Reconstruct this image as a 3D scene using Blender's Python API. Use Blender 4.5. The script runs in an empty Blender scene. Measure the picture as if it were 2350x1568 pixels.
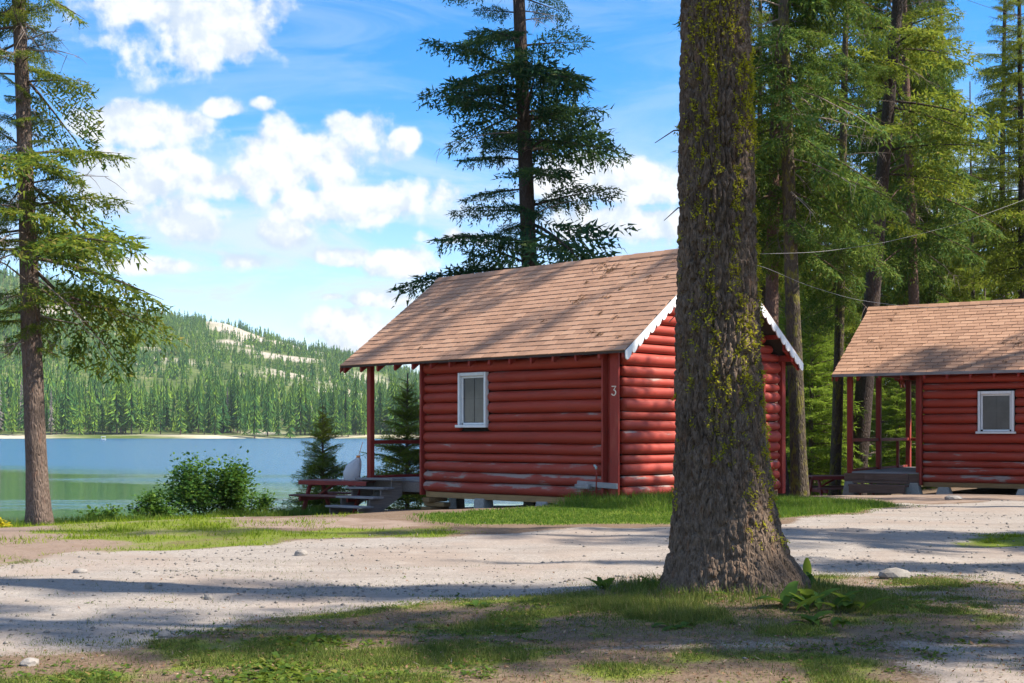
import bpy, bmesh, math, random
import numpy as np
from mathutils import Vector, Matrix

# ------------------------------------------------------------------ scene, camera, light
sc = bpy.context.scene
col = sc.collection
RNG = np.random.default_rng(7)
random.seed(7)
R = math.radians

CAMZ = 1.3
FPX, CX, HY = 2961.0, 1175.0, 992.0          # focal length, centre and horizon in a 2350 px wide frame
cam = bpy.data.cameras.new('camera'); camo = bpy.data.objects.new('camera', cam); col.objects.link(camo)
camo.location = (0, 0, CAMZ); camo.rotation_euler = (R(90), 0, 0)
cam.sensor_width = 36.0; cam.lens = 36.0 * FPX / 2350.0
cam.shift_y = (HY - 784.0) / 2350.0
cam.clip_start = 0.1; cam.clip_end = 8000
sc.camera = camo

SUN_AZ = (0.985, -0.17); SUN_EL = R(47)
sl = bpy.data.lights.new('sun', 'SUN'); sl.energy = 4.0; sl.angle = R(0.53); sl.color = (1.0, 0.90, 0.76)
so = bpy.data.objects.new('sun', sl); col.objects.link(so)
sdir = Vector((SUN_AZ[0] * math.cos(SUN_EL), SUN_AZ[1] * math.cos(SUN_EL), math.sin(SUN_EL))).normalized()
so.rotation_euler = sdir.to_track_quat('Z', 'Y').to_euler()
so.location = (20, -5, 30)

sc.view_settings.view_transform = 'Standard'
sc.view_settings.look = 'None'
sc.view_settings.exposure = 1.45
sc.view_settings.gamma = 1.0
sc.view_settings.use_curve_mapping = False
sc.render.engine = 'CYCLES'
sc.cycles.use_denoising = True
sc.cycles.max_bounces = 6; sc.cycles.diffuse_bounces = 3; sc.cycles.glossy_bounces = 3
sc.cycles.transmission_bounces = 4; sc.cycles.volume_bounces = 0; sc.cycles.transparent_max_bounces = 4
sc.cycles.sample_clamp_indirect = 6.0

def px_dir(x, y):
    az = math.atan((x - CX) / FPX)
    return az, math.atan((HY - y) / FPX * math.cos(az))

class NT:
    """small node-tree helper"""
    def __init__(s, tree):
        s.t = tree; s.n = tree.nodes; s.n.clear()
    def add(s, typ, **kw):
        nd = s.n.new(typ)
        for k, v in kw.items(): setattr(nd, k, v)
        return nd
    def link(s, a, b): s.t.links.new(a, b)
    def put(s, sock, v):
        if hasattr(v, 'links') or isinstance(v, bpy.types.NodeSocket): s.link(v, sock)
        else:
            if isinstance(v, tuple) and len(v) == 3 and sock.type == 'RGBA': v = v + (1.0,)
            sock.default_value = v
    def math(s, op, a, b=None, c=None, clamp=False):
        nd = s.add('ShaderNodeMath', operation=op, use_clamp=clamp)
        s.put(nd.inputs[0], a)
        if b is not None: s.put(nd.inputs[1], b)
        if c is not None: s.put(nd.inputs[2], c)
        return nd.outputs[0]
    def vmath(s, op, a, b=None):
        nd = s.add('ShaderNodeVectorMath', operation=op)
        s.put(nd.inputs[0], a)
        if b is not None: s.put(nd.inputs[1], b)
        return nd.outputs['Value'] if op in ('LENGTH', 'DOT_PRODUCT') else nd.outputs[0]
    def mix(s, f, a, b, blend='MIX'):
        nd = s.add('ShaderNodeMix', data_type='RGBA', blend_type=blend)
        s.put(nd.inputs[0], f); s.put(nd.inputs[6], a); s.put(nd.inputs[7], b)
        return nd.outputs[2]
    def noise(s, vec, scale, detail=3.0, rough=0.55, dist=0.0):
        nd = s.add('ShaderNodeTexNoise'); s.put(nd.inputs['Vector'], vec)
        nd.inputs['Scale'].default_value = scale; nd.inputs['Detail'].default_value = detail
        nd.inputs['Roughness'].default_value = rough; nd.inputs['Distortion'].default_value = dist
        return nd
    def smooth(s, v, a, b):
        nd = s.add('ShaderNodeMapRange', interpolation_type='SMOOTHSTEP')
        s.put(nd.inputs[0], v); nd.inputs[1].default_value = a; nd.inputs[2].default_value = b
        return nd.outputs[0]
    def ramp(s, v, stops):
        nd = s.add('ShaderNodeValToRGB'); s.put(nd.inputs[0], v)
        e = nd.color_ramp.elements
        while len(e) < len(stops): e.new(0.5)
        for el, (p, c) in zip(e, stops):
            el.position = p; el.color = c + (1.0,) if len(c) == 3 else c
        return nd.outputs[0]
    def scale(s, vec, sx, sy, sz):
        nd = s.add('ShaderNodeMapping'); s.put(nd.inputs[0], vec); nd.inputs['Scale'].default_value = (sx, sy, sz)
        return nd.outputs[0]

# ------------------------------------------------------------------ sky with clouds
world = bpy.data.worlds.new('World'); sc.world = world; world.use_nodes = True
w = NT(world.node_tree)
sky = w.add('ShaderNodeTexSky', sky_type='NISHITA'); sky.sun_disc = False
sky.sun_elevation = SUN_EL; sky.sun_rotation = math.atan2(SUN_AZ[0], SUN_AZ[1])
sky.altitude = 1200; sky.air_density = 1.0; sky.dust_density = 0.15; sky.ozone_density = 3.0
hs = w.add('ShaderNodeHueSaturation'); hs.inputs['Saturation'].default_value = 1.46; hs.inputs['Hue'].default_value = 0.502
w.link(sky.outputs[0], hs.inputs['Color'])
tc = w.add('ShaderNodeTexCoord'); D = tc.outputs['Generated']
sep = w.add('ShaderNodeSeparateXYZ'); w.link(D, sep.inputs[0])
az = w.math('ARCTAN2', sep.outputs[0], sep.outputs[1]); el = w.math('ARCSINE', sep.outputs[2])
cmb = w.add('ShaderNodeCombineXYZ'); w.link(az, cmb.inputs[0]); w.link(el, cmb.inputs[1])
ae = cmb.outputs[0]
w.link(w.math('ADD', 1.12, w.math('MULTIPLY', w.smooth(el, 0.06, 0.26), 0.36)), hs.inputs['Saturation'])
n_big = w.noise(D, 13.0, 8.0, 0.60)
n_mid = w.noise(w.scale(ae, 7, 11, 1), 1.0, 2.0, 0.5)
blobs = [(470, 70, 250, 105), (330, 20, 160, 80), (560, 110, 130, 70), (690, 345, 230, 95), (620, 400, 120, 70), (800, 290, 110, 60),
         (330, 285, 170, 42), (430, 520, 95, 62), (900, 465, 150, 52), (1010, 450, 90, 60), (1470, 425, 105, 48), (1440, 515, 150, 40), (790, 745, 95, 55),
         (850, 780, 80, 40), (950, 605, 110, 38), (600, 237, 36, 20), (650, 540, 60, 40), (760, 680, 50, 14), (420, 385, 120, 34), (930, 320, 46, 30), (780, 590, 80, 24), (1300, 400, 70, 45), (500, 420, 70, 40), (250, 420, 120, 60), (560, 600, 120, 34), (380, 610, 140, 26), (700, 470, 90, 40), (1060, 545, 90, 30), (880, 690, 120, 20), (520, 250, 60, 26)]
F = None
for (bx_, by_, bw_, bh_) in blobs:
    a0, e0 = px_dir(bx_, by_)
    v = w.vmath('SUBTRACT', ae, (a0, e0, 0.0))
    v = w.vmath('MULTIPLY', v, (FPX / bw_, FPX / bh_, 0.0))
    d = w.math('SUBTRACT', 1.0, w.vmath('LENGTH', v))
    F = d if F is None else w.math('MAXIMUM', F, d)
F = w.math('MAXIMUM', F, -1.0)
# the same kind of cumulus goes on over the rest of the sky
far_sky = w.math('MAXIMUM', w.smooth(w.math('ABSOLUTE', az), 0.50, 0.75), w.smooth(el, 0.42, 0.6))
gen = w.math('MULTIPLY', w.math('SUBTRACT', n_mid.outputs[0], 0.53), 5.0)
gen = w.math('SUBTRACT', gen, w.math('MULTIPLY', w.math('SUBTRACT', 1.0, far_sky), 3.0))
F = w.math('MAXIMUM', F, gen)
bil = w.noise(D, 30.0, 2.0, 0.5)
n_sun = w.noise(w.vmath('ADD', D, tuple(0.010 * c for c in sdir)), 13.0, 5.0, 0.60)
relief = w.math('SUBTRACT', n_big.outputs[0], n_sun.outputs[0])
dens = w.math('ADD', w.math('MULTIPLY', F, 0.80), w.math('MULTIPLY', w.math('SUBTRACT', 0.20, w.math('ABSOLUTE', w.math('SUBTRACT', bil.outputs[0], 0.5))), 1.3))
dens = w.math('ADD', dens, w.math('MULTIPLY', w.math('SUBTRACT', n_big.outputs[0], 0.545), 3.1))
cum = w.smooth(dens, -0.04, 0.36)
core = w.smooth(dens, 0.05, 0.75)
# thin streaky cirrus, thicker low down
n_cir = w.noise(w.scale(ae, 2.2, 12, 1), 1.7, 6.0, 0.62, 1.3)
cir = w.math('MULTIPLY', w.smooth(n_cir.outputs[0], 0.40, 0.66), w.math('ADD', 0.24, w.math('MULTIPLY', w.smooth(el, 0.26, 0.12), 0.72)))
lit = w.math('ADD', w.math('MULTIPLY', w.smooth(relief, -0.07, 0.05), 0.65), w.math('MULTIPLY', core, 0.35))
ccol = w.mix(lit, (2.4, 2.85, 3.4), (4.4, 4.4, 4.35))
skyc = w.mix(cir, hs.outputs[0], (3.0, 3.5, 3.95))
skyc = w.mix(w.math('MULTIPLY', cum, 0.96), skyc, ccol)
bg = w.add('ShaderNodeBackground'); w.link(skyc, bg.inputs[0]); bg.inputs[1].default_value = 0.098
wo = w.add('ShaderNodeOutputWorld'); w.link(bg.outputs[0], wo.inputs[0])

# ------------------------------------------------------------------ materials
def new_mat(name):
    m = bpy.data.materials.new(name); m.use_nodes = True
    return m, NT(m.node_tree)

def finish(m, t, shader, bump=None, disp=None):
    o = t.add('ShaderNodeOutputMaterial'); t.link(shader, o.inputs[0]); return m

def pbr(t, colr, rough=0.7, spec=0.3, normal=None, **kw):
    p = t.add('ShaderNodeBsdfPrincipled'); t.put(p.inputs['Base Color'], colr); t.put(p.inputs['Roughness'], rough)
    p.inputs['Specular IOR Level'].default_value = spec
    if normal is not None: t.link(normal, p.inputs['Normal'])
    for k, v in kw.items(): t.put(p.inputs[k], v)
    return p.outputs[0]

def bumpn(t, h, strength=0.3, dist=0.02, chain=None):
    b = t.add('ShaderNodeBump'); b.inputs['Strength'].default_value = strength; b.inputs['Distance'].default_value = dist
    t.link(h, b.inputs['Height'])
    if chain is not None: t.link(chain, b.inputs['Normal'])
    return b.outputs[0]

def objco(t): return t.add('ShaderNodeTexCoord').outputs['Object']
def wpos(t): return t.add('ShaderNodeNewGeometry').outputs['Position']

def mat_plain(name, c, rough=0.7, spec=0.3, vary=0.15, nscale=12.0, bump=0.15, bscale=60.0):
    m, t = new_mat(name); o = objco(t)
    n = t.noise(o, nscale, 4.0)
    oi = t.add('ShaderNodeObjectInfo')
    f = t.math('ADD', t.math('MULTIPLY', n.outputs[0], 0.7), t.math('MULTIPLY', oi.outputs['Random'], 0.3))
    c0 = tuple(x * (1 - vary) for x in c); c1 = tuple(min(1, x * (1 + vary)) for x in c)
    cc = t.mix(t.smooth(f, 0.25, 0.75), c0, c1)
    nb = t.noise(o, bscale, 3.0)
    return finish(m, t, pbr(t, cc, rough, spec, bumpn(t, nb.outputs[0], bump, 0.01)))

def mat_red(name, base=(0.335, 0.041, 0.021), axis='y'):
    """painted log or board: red paint, worn to grey wood; the object's colour alpha says how worn"""
    m, t = new_mat(name); o = objco(t)
    oi = t.add('ShaderNodeObjectInfo')
    off = t.vmath('SCALE', oi.outputs['Location'], None)
    sc_ = t.add('ShaderNodeVectorMath', operation='ADD'); t.link(o, sc_.inputs[0]); t.link(oi.outputs['Location'], sc_.inputs[1])
    p = sc_.outputs[0]
    st = t.scale(p, 9, 1.6, 9) if axis == 'y' else (t.scale(p, 1.6, 9, 9) if axis == 'x' else t.scale(p, 9, 9, 1.6))
    st2 = t.scale(p, 30, 3.0, 30) if axis == 'y' else (t.scale(p, 3.0, 30, 30) if axis == 'x' else t.scale(p, 30, 30, 3.0))
    n1 = t.noise(st, 1.0, 6.0, 0.65); n2 = t.noise(st2, 1.0, 5.0, 0.6); n3 = t.noise(p, 1.3, 2.0)
    geo = t.add('ShaderNodeNewGeometry'); sp = t.add('ShaderNodeSeparateXYZ'); t.link(geo.outputs['Normal'], sp.inputs[0])
    up = t.smooth(sp.outputs[2], -0.25, 0.9)
    wear_sheen = t.math('ADD', t.math('MULTIPLY', n1.outputs[0], 0.95), t.math('MULTIPLY', n3.outputs[0], 0.45))
    wear_sheen = t.math('ADD', wear_sheen, t.math('SUBTRACT', t.math('MULTIPLY', up, 0.16), 0.10))  # up-facing sides bleach more; on gable logs this also paints in their sheen
    wear_sheen = t.math('ADD', wear_sheen, t.math('MULTIPLY', t.math('SUBTRACT', oi.outputs['Alpha'], 1.0), 0.62))
    wm = t.smooth(wear_sheen, 0.42, 0.52)
    pink = t.smooth(wear_sheen, 0.22, 0.46)
    c_new = t.mix(n2.outputs[0], tuple(x * 0.82 for x in base), tuple(x * 1.2 for x in base))
    c_new = t.mix(t.math('MULTIPLY', oi.outputs['Random'], 0.35), c_new, (base[0] * 0.72, base[1] * 0.8, base[2] * 1.0))
    c_fade = t.mix(pink, c_new, (0.34, 0.058, 0.038))
    c_grey = t.mix(n2.outputs[0], (0.24, 0.17, 0.15), (0.42, 0.33, 0.30))
    c = t.mix(wm, c_fade, c_grey)
    st3 = t.scale(p, 60, 1.1, 60) if axis == 'y' else (t.scale(p, 1.1, 60, 60) if axis == 'x' else t.scale(p, 60, 60, 1.1))
    crk = t.smooth(t.math('ABSOLUTE', t.math('SUBTRACT', t.noise(st3, 1.0, 2.0, 0.5).outputs[0], 0.5)), 0.014, 0.004)
    crk = t.math('MULTIPLY', crk, t.smooth(t.noise(p, 2.3, 2.0).outputs[0], 0.48, 0.60))
    c = t.mix(t.math('MULTIPLY', crk, 0.85), c, (0.035, 0.012, 0.010))
    hgt = t.math('ADD', t.math('MULTIPLY', n2.outputs[0], 0.6), t.math('SUBTRACT', t.math('MULTIPLY', wm, -0.4), t.math('MULTIPLY', crk, 1.2)))
    rough = t.math('ADD', 0.60, t.math('MULTIPLY', wm, 0.4))
    return finish(m, t, pbr(t, c, rough, 0.35, bumpn(t, hgt, 0.35, 0.012)))

def mat_wood(name, c=(0.30, 0.28, 0.27), axis='y'):
    m, t = new_mat(name); o = objco(t)
    st = t.scale(o, 40, 2.5, 40) if axis == 'y' else t.scale(o, 2.5, 40, 40)
    n = t.noise(st, 1.0, 5.0, 0.65); n2 = t.noise(o, 3.0, 3.0)
    oi = t.add('ShaderNodeObjectInfo')
    f = t.math('ADD', t.math('MULTIPLY', n.outputs[0], 0.8), t.math('MULTIPLY', t.math('SUBTRACT', oi.outputs['Random'], 0.5), 0.3))
    cc = t.ramp(f, [(0.25, tuple(x * 0.55 for x in c)), (0.55, c), (0.8, tuple(min(1, x * 1.35) for x in c))])
    cc = t.mix(t.math('MULTIPLY', t.smooth(n2.outputs[0], 0.5, 0.75), 0.5), cc, tuple(x * 0.5 for x in c))
    return finish(m, t, pbr(t, cc, 0.85, 0.2, bumpn(t, n.outputs[0], 0.5, 0.01)))

def mat_shingle(name):
    m, t = new_mat(name); o = objco(t)
    oi = t.add('ShaderNodeObjectInfo'); geo = t.add('ShaderNodeNewGeometry')
    r = t.math('FRACT', t.math('ADD', oi.outputs['Random'], t.math('MULTIPLY', geo.outputs['Random Per Island'], 7.31)))
    wp = geo.outputs['Position']
    n = t.noise(wp, 240.0, 2.0, 0.7); n2 = t.noise(wp, 1.3, 4.0); n3 = t.noise(wp, 12.0, 3.0)
    c = t.ramp(r, [(0.0, (0.33, 0.190, 0.125)), (0.35, (0.38, 0.220, 0.145)), (0.7, (0.42, 0.245, 0.162)), (1.0, (0.47, 0.285, 0.19))])
    c = t.mix(t.math('MULTIPLY', t.smooth(n2.outputs[0], 0.5, 0.72), 0.35), c, (0.30, 0.17, 0.115))
    c = t.mix(t.math('MULTIPLY', t.smooth(n.outputs[0], 0.45, 0.7), 0.25), c, (0.20, 0.12, 0.08))
    c = t.mix(t.math('MULTIPLY', t.smooth(n3.outputs[0], 0.55, 0.8), 0.35), c, (0.46, 0.31, 0.22))
    return finish(m, t, pbr(t, c, 0.9, 0.2, bumpn(t, n.outputs[0], 0.4, 0.004)))

def mat_leaf(name, cA, cB, cC=None, trans=0.35, nscale=0.9, rough=0.55, island=True, tcol=None):
    """foliage: two greens in clumps, a per-leaf variation, light through the leaf"""
    m, t = new_mat(name); geo = t.add('ShaderNodeNewGeometry'); oi = t.add('ShaderNodeObjectInfo')
    n = t.noise(geo.outputs['Position'], nscale, 3.0, 0.6)
    r = geo.outputs['Random Per Island'] if island else oi.outputs['Random']
    f = t.math('ADD', t.math('MULTIPLY', n.outputs[0], 0.85), t.math('MULTIPLY', t.math('SUBTRACT', r, 0.5), 0.45))
    f = t.math('ADD', f, t.math('MULTIPLY', t.math('SUBTRACT', oi.outputs['Random'], 0.5), 0.18))
    c = t.mix(t.smooth(f, 0.25, 0.72), cA, cB)
    if cC is not None: c = t.mix(t.math('MULTIPLY', t.smooth(r, 0.86, 0.98), 0.8), c, cC)
    p = pbr(t, c, rough + 0.15, 0.08)
    tr = t.add('ShaderNodeBsdfTranslucent')
    t.link(t.mix(0.5, c, tcol if tcol else tuple(min(1, x * 1.6) for x in cB)), tr.inputs[0])
    mx = t.add('ShaderNodeMixShader'); mx.inputs[0].default_value = trans
    t.link(p, mx.inputs[1]); t.link(tr.outputs[0], mx.inputs[2])
    return finish(m, t, mx.outputs[0])

def mat_bark(name, dark=(0.075, 0.058, 0.05), light=(0.24, 0.19, 0.165), red=(0.20, 0.10, 0.07), sx=22.0, sz=5.0, bump=0.9, moss=0.0):
    m, t = new_mat(name); o = objco(t)
    st = t.scale(o, sx, sx, sz)
    v = t.add('ShaderNodeTexVoronoi', feature='DISTANCE_TO_EDGE'); v.inputs['Scale'].default_value = 1.0
    nz = t.noise(o, 4.0, 3.0); wv = t.add('ShaderNodeVectorMath', operation='ADD')
    t.link(st, wv.inputs[0]); t.link(t.vmath('SCALE', nz.outputs[1]), wv.inputs[1])
    t.link(wv.outputs[0], v.inputs['Vector'])
    n = t.noise(t.scale(o, sx * 2.4, sx * 2.4, sz * 2.4), 1.0, 6.0, 0.68); n2 = t.noise(o, 1.6, 4.0); n3 = t.noise(t.scale(o, 14, 14, 4), 1.0, 3.0)
    c = t.ramp(n.outputs[0], [(0.28, dark), (0.52, tuple((a + b) / 2 for a, b in zip(dark, light))), (0.74, light)])
    c = t.mix(t.math('MULTIPLY', t.smooth(n3.outputs[0], 0.56, 0.72), 0.55), c, red)
    c = t.mix(t.math('MULTIPLY', t.smooth(n2.outputs[0], 0.45, 0.7), 0.4), c, tuple(x * 0.6 for x in dark))
    if moss > 0:
        ms = t.smooth(t.noise(t.scale(o, 9, 9, 4), 1.0, 5.0, 0.7).outputs[0], 0.62 - moss * 0.2, 0.70 - moss * 0.2)
        c = t.mix(t.math('MULTIPLY', ms, 0.85), c, (0.16, 0.15, 0.03))
    h = t.math('ADD', t.math('MULTIPLY', t.smooth(v.outputs['Distance'], 0.0, 0.35), 0.7), t.math('MULTIPLY', n.outputs[0], 0.5))
    return finish(m, t, pbr(t, c, 0.92, 0.12, bumpn(t, h, bump, 0.03)))

M = {}
M['log'] = mat_red('red_log_paint', axis='y')
M['logx'] = mat_red('red_log_paint_gable', axis='x', base=(0.335, 0.039, 0.023))
M['trim'] = mat_red('red_trim_paint', base=(0.29, 0.030, 0.020), axis='z')
M['white'] = mat_plain('white_paint', (0.72, 0.74, 0.76), 0.5, 0.4, 0.10, 9.0, 0.1)
M['num'] = mat_plain('number_paint', (0.70, 0.64, 0.56), 0.5, 0.4, 0.1)
M['screen'] = mat_plain('window_screen', (0.045, 0.045, 0.05), 0.12, 0.5, 0.5, 2.2, 0.02)
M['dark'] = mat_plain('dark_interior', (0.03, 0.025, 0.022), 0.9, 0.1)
M['grey'] = mat_wood('weathered_wood', (0.33, 0.32, 0.33), 'y')
M['greyx'] = mat_wood('weathered_wood_cross', (0.26, 0.22, 0.20), 'x')
M['fir'] = mat_wood('bare_lumber', (0.36, 0.23, 0.11), 'y')
M['concrete'] = mat_plain('concrete', (0.33, 0.32, 0.30), 0.9, 0.15, 0.2, 20.0, 0.3, 90.0)
M['shingle'] = mat_shingle('asphalt_shingle')
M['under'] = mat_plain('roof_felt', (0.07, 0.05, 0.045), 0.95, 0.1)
M['table'] = mat_red('table_paint', base=(0.25, 0.040, 0.034), axis='x')
M['tabletop'] = mat_wood('table_top_wood', (0.26, 0.13, 0.12), 'x')
M['brown'] = mat_wood('brown_step_wood', (0.21, 0.135, 0.105), 'y')
M['bag'] = None
M['orange'] = mat_plain('orange_tie', (0.70, 0.22, 0.03), 0.5, 0.4)
M['metal'] = mat_plain('galvanised_metal', (0.42, 0.50, 0.50), 0.4, 0.5)
M['iron'] = mat_plain('dark_iron', (0.06, 0.05, 0.05), 0.6, 0.4)
M['wire'] = mat_plain('cable_sheath', (0.16, 0.16, 0.17), 0.4, 0.5, 0.3, 3.0)
M['rock'] = mat_plain('pale_rock', (0.25, 0.23, 0.21), 0.9, 0.15, 0.3, 14.0, 0.5, 60.0)
M['bark_big'] = mat_bark('old_fir_bark', (0.062, 0.043, 0.031), (0.27, 0.20, 0.15), (0.18, 0.095, 0.055), 34.0, 9.0, 0.8)
M['bark'] = mat_bark('fir_bark', (0.060, 0.046, 0.040), (0.24, 0.18, 0.15), (0.17, 0.09, 0.065), 26.0, 6.0, 0.9)
M['bark_red'] = mat_bark('reddish_pine_bark', (0.075, 0.045, 0.036), (0.25, 0.165, 0.13), (0.24, 0.11, 0.075), 26.0, 6.0, 0.9)
M['bark_dark'] = mat_bark('dark_bark', (0.030, 0.024, 0.022), (0.105, 0.082, 0.07), (0.08, 0.045, 0.035), 26.0, 6.0, 0.9)
M['bark_moss'] = mat_bark('mossy_bark', (0.040, 0.033, 0.026), (0.15, 0.12, 0.09), (0.10, 0.07, 0.04), 26.0, 6.0, 0.9, moss=0.55)
M['twig'] = mat_plain('dead_twig', (0.20, 0.165, 0.145), 0.9, 0.1, 0.3)
M['moss'] = mat_leaf('yellow_green_moss', (0.22, 0.22, 0.018), (0.46, 0.43, 0.035), None, 0.25, 8.0, 0.9)
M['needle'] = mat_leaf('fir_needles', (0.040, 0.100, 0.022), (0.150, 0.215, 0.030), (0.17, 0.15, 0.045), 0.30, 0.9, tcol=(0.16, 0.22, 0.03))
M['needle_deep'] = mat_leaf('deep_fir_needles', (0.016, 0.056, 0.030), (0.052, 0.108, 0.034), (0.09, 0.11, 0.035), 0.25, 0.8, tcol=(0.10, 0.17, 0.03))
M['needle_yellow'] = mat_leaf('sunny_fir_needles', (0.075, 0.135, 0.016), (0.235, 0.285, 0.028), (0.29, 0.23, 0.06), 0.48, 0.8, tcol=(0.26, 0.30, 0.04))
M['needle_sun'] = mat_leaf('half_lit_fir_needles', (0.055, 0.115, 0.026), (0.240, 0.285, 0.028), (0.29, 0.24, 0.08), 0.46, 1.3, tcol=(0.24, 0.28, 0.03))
M['needle_young'] = mat_leaf('young_fir_needles', (0.11, 0.20, 0.025), (0.24, 0.34, 0.045), None, 0.5, 1.2, tcol=(0.30, 0.40, 0.05))
M['shrub'] = mat_leaf('shrub_leaves', (0.045, 0.115, 0.025), (0.120, 0.22, 0.036), (0.19, 0.28, 0.05), 0.35, 2.2, tcol=(0.18, 0.32, 0.03))
M['shrub_yellow'] = mat_leaf('yellow_leaves', (0.22, 0.24, 0.02), (0.42, 0.36, 0.02), None, 0.4, 3.0)
M['dock'] = mat_leaf('dock_leaves', (0.045, 0.105, 0.022), (0.10, 0.18, 0.035), None, 0.40, 3.0, tcol=(0.30, 0.38, 0.04))
M['grass'] = mat_leaf('lawn_grass', (0.100, 0.180, 0.010), (0.215, 0.275, 0.016), (0.26, 0.22, 0.09), 0.35, 1.6, tcol=(0.30, 0.36, 0.03))
M['tallgrass'] = mat_leaf('tall_grass', (0.055, 0.115, 0.020), (0.130, 0.190, 0.030), (0.22, 0.22, 0.07), 0.38, 2.0, tcol=(0.22, 0.38, 0.03))
M['drygrass'] = mat_leaf('thin_dry_grass', (0.075, 0.115, 0.025), (0.165, 0.19, 0.048), (0.30, 0.24, 0.12), 0.3, 1.4, tcol=(0.25, 0.27, 0.06))
M['clover'] = mat_leaf('low_weeds', (0.055, 0.105, 0.020), (0.140, 0.200, 0.030), (0.26, 0.17, 0.07), 0.35, 1.4, tcol=(0.26, 0.34, 0.04))
M['litter'] = mat_leaf('leaf_litter', (0.14, 0.075, 0.040), (0.27, 0.165, 0.10), (0.40, 0.30, 0.21), 0.1, 2.5)
M['far_needle'] = mat_leaf('far_fir_needles', (0.040, 0.120, 0.036), (0.185, 0.300, 0.036), None, 0.15, 0.030, 0.8, True, tcol=(0.14, 0.24, 0.03))
M['far_grey'] = mat_leaf('grey_dead_needles', (0.16, 0.15, 0.13), (0.25, 0.22, 0.20), None, 0.1, 0.05)

def mat_bag():
    m, t = new_mat('white_plastic_bag'); o = objco(t)
    n = t.noise(t.scale(o, 30, 30, 7), 1.0, 4.0, 0.6)
    p = pbr(t, (0.78, 0.78, 0.82), 0.3, 0.5, bumpn(t, n.outputs[0], 0.7, 0.02))
    tr = t.add('ShaderNodeBsdfTranslucent'); tr.inputs[0].default_value = (0.75, 0.74, 0.76, 1)
    mx = t.add('ShaderNodeMixShader'); mx.inputs[0].default_value = 0.4
    t.link(p, mx.inputs[1]); t.link(tr.outputs[0], mx.inputs[2])
    return finish(m, t, mx.outputs[0])
M['bag'] = mat_bag()

def mat_ground():
    m, t = new_mat('ground_soil'); p = wpos(t)
    at = t.add('ShaderNodeAttribute', attribute_name='cover'); sp = t.add('ShaderNodeSeparateColor'); t.link(at.outputs[0], sp.inputs[0])
    n1 = t.noise(p, 2.2, 5.0, 0.6); n2 = t.noise(p, 38.0, 4.0, 0.7); n3 = t.noise(p, 0.5, 3.0); n4 = t.noise(p, 130.0, 2.0, 0.7)
    vo = t.add('ShaderNodeTexVoronoi'); vo.inputs['Scale'].default_value = 34.0; t.link(p, vo.inputs['Vector'])
    vo2 = t.add('ShaderNodeTexVoronoi'); vo2.inputs['Scale'].default_value = 85.0; t.link(p, vo2.inputs['Vector'])
    brk = t.math('MULTIPLY', t.math('SUBTRACT', n2.outputs[0], 0.5), 0.9)
    brk = t.math('ADD', brk, t.math('MULTIPLY', t.math('SUBTRACT', n1.outputs[0], 0.5), 0.7))
    def wgt(ch): return t.smooth(t.math('ADD', ch, brk), 0.30, 0.70)
    g = wgt(sp.outputs[0]); gr = wgt(sp.outputs[1]); dirt = wgt(sp.outputs[2])
    duff = t.ramp(n2.outputs[0], [(0.28, (0.075, 0.050, 0.034)), (0.5, (0.145, 0.100, 0.068)), (0.72, (0.24, 0.18, 0.125))])
    duff = t.mix(t.math('MULTIPLY', t.smooth(n1.outputs[0], 0.45, 0.65), 0.5), duff, (0.20, 0.15, 0.115))
    stone = t.ramp(vo.outputs['Color'], [(0.2, (0.20, 0.182, 0.165)), (0.5, (0.285, 0.258, 0.232)), (0.8, (0.37, 0.34, 0.31))])
    fine = t.ramp(n4.outputs[0], [(0.3, (0.20, 0.175, 0.155)), (0.5, (0.29, 0.258, 0.228)), (0.7, (0.37, 0.335, 0.30))])
    grav = t.mix(t.smooth(n2.outputs[0], 0.48, 0.60), fine, stone)
    grav = t.mix(t.math('MULTIPLY', t.smooth(n3.outputs[0], 0.42, 0.66), 0.55), grav, (0.27, 0.205, 0.162))
    n5 = t.noise(t.scale(p, 0.35, 2.4, 1), 1.0, 4.0, 0.6)
    grav = t.mix(t.math('MULTIPLY', t.smooth(n5.outputs[0], 0.46, 0.62), 0.40), grav, (0.20, 0.17, 0.145))
    grav = t.mix(t.math('MULTIPLY', t.smooth(n1.outputs[0], 0.55, 0.75), 0.5), grav, (0.37, 0.33, 0.29))
    turf = t.mix(n2.outputs[0], (0.085, 0.130, 0.016), (0.175, 0.20, 0.030))
    sand = t.mix(n4.outputs[0], (0.17, 0.125, 0.10), (0.33, 0.255, 0.205))
    sand = t.mix(t.math('MULTIPLY', t.smooth(n1.outputs[0], 0.42, 0.62), 0.6), sand, (0.17, 0.12, 0.085))
    c = t.mix(dirt, duff, sand); c = t.mix(g, c, grav); c = t.mix(gr, c, turf)
    hg = t.math('MULTIPLY', t.math('SUBTRACT', 1.0, vo.outputs['Distance']), 0.5)
    hg = t.math('ADD', hg, t.math('MULTIPLY', vo2.outputs['Distance'], -0.3))
    h = t.math('ADD', t.math('MULTIPLY', hg, g), n2.outputs[0])
    return finish(m, t, pbr(t, c, 0.95, 0.1, bumpn(t, h, 0.45, 0.012)))
M['ground'] = mat_ground()

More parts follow.
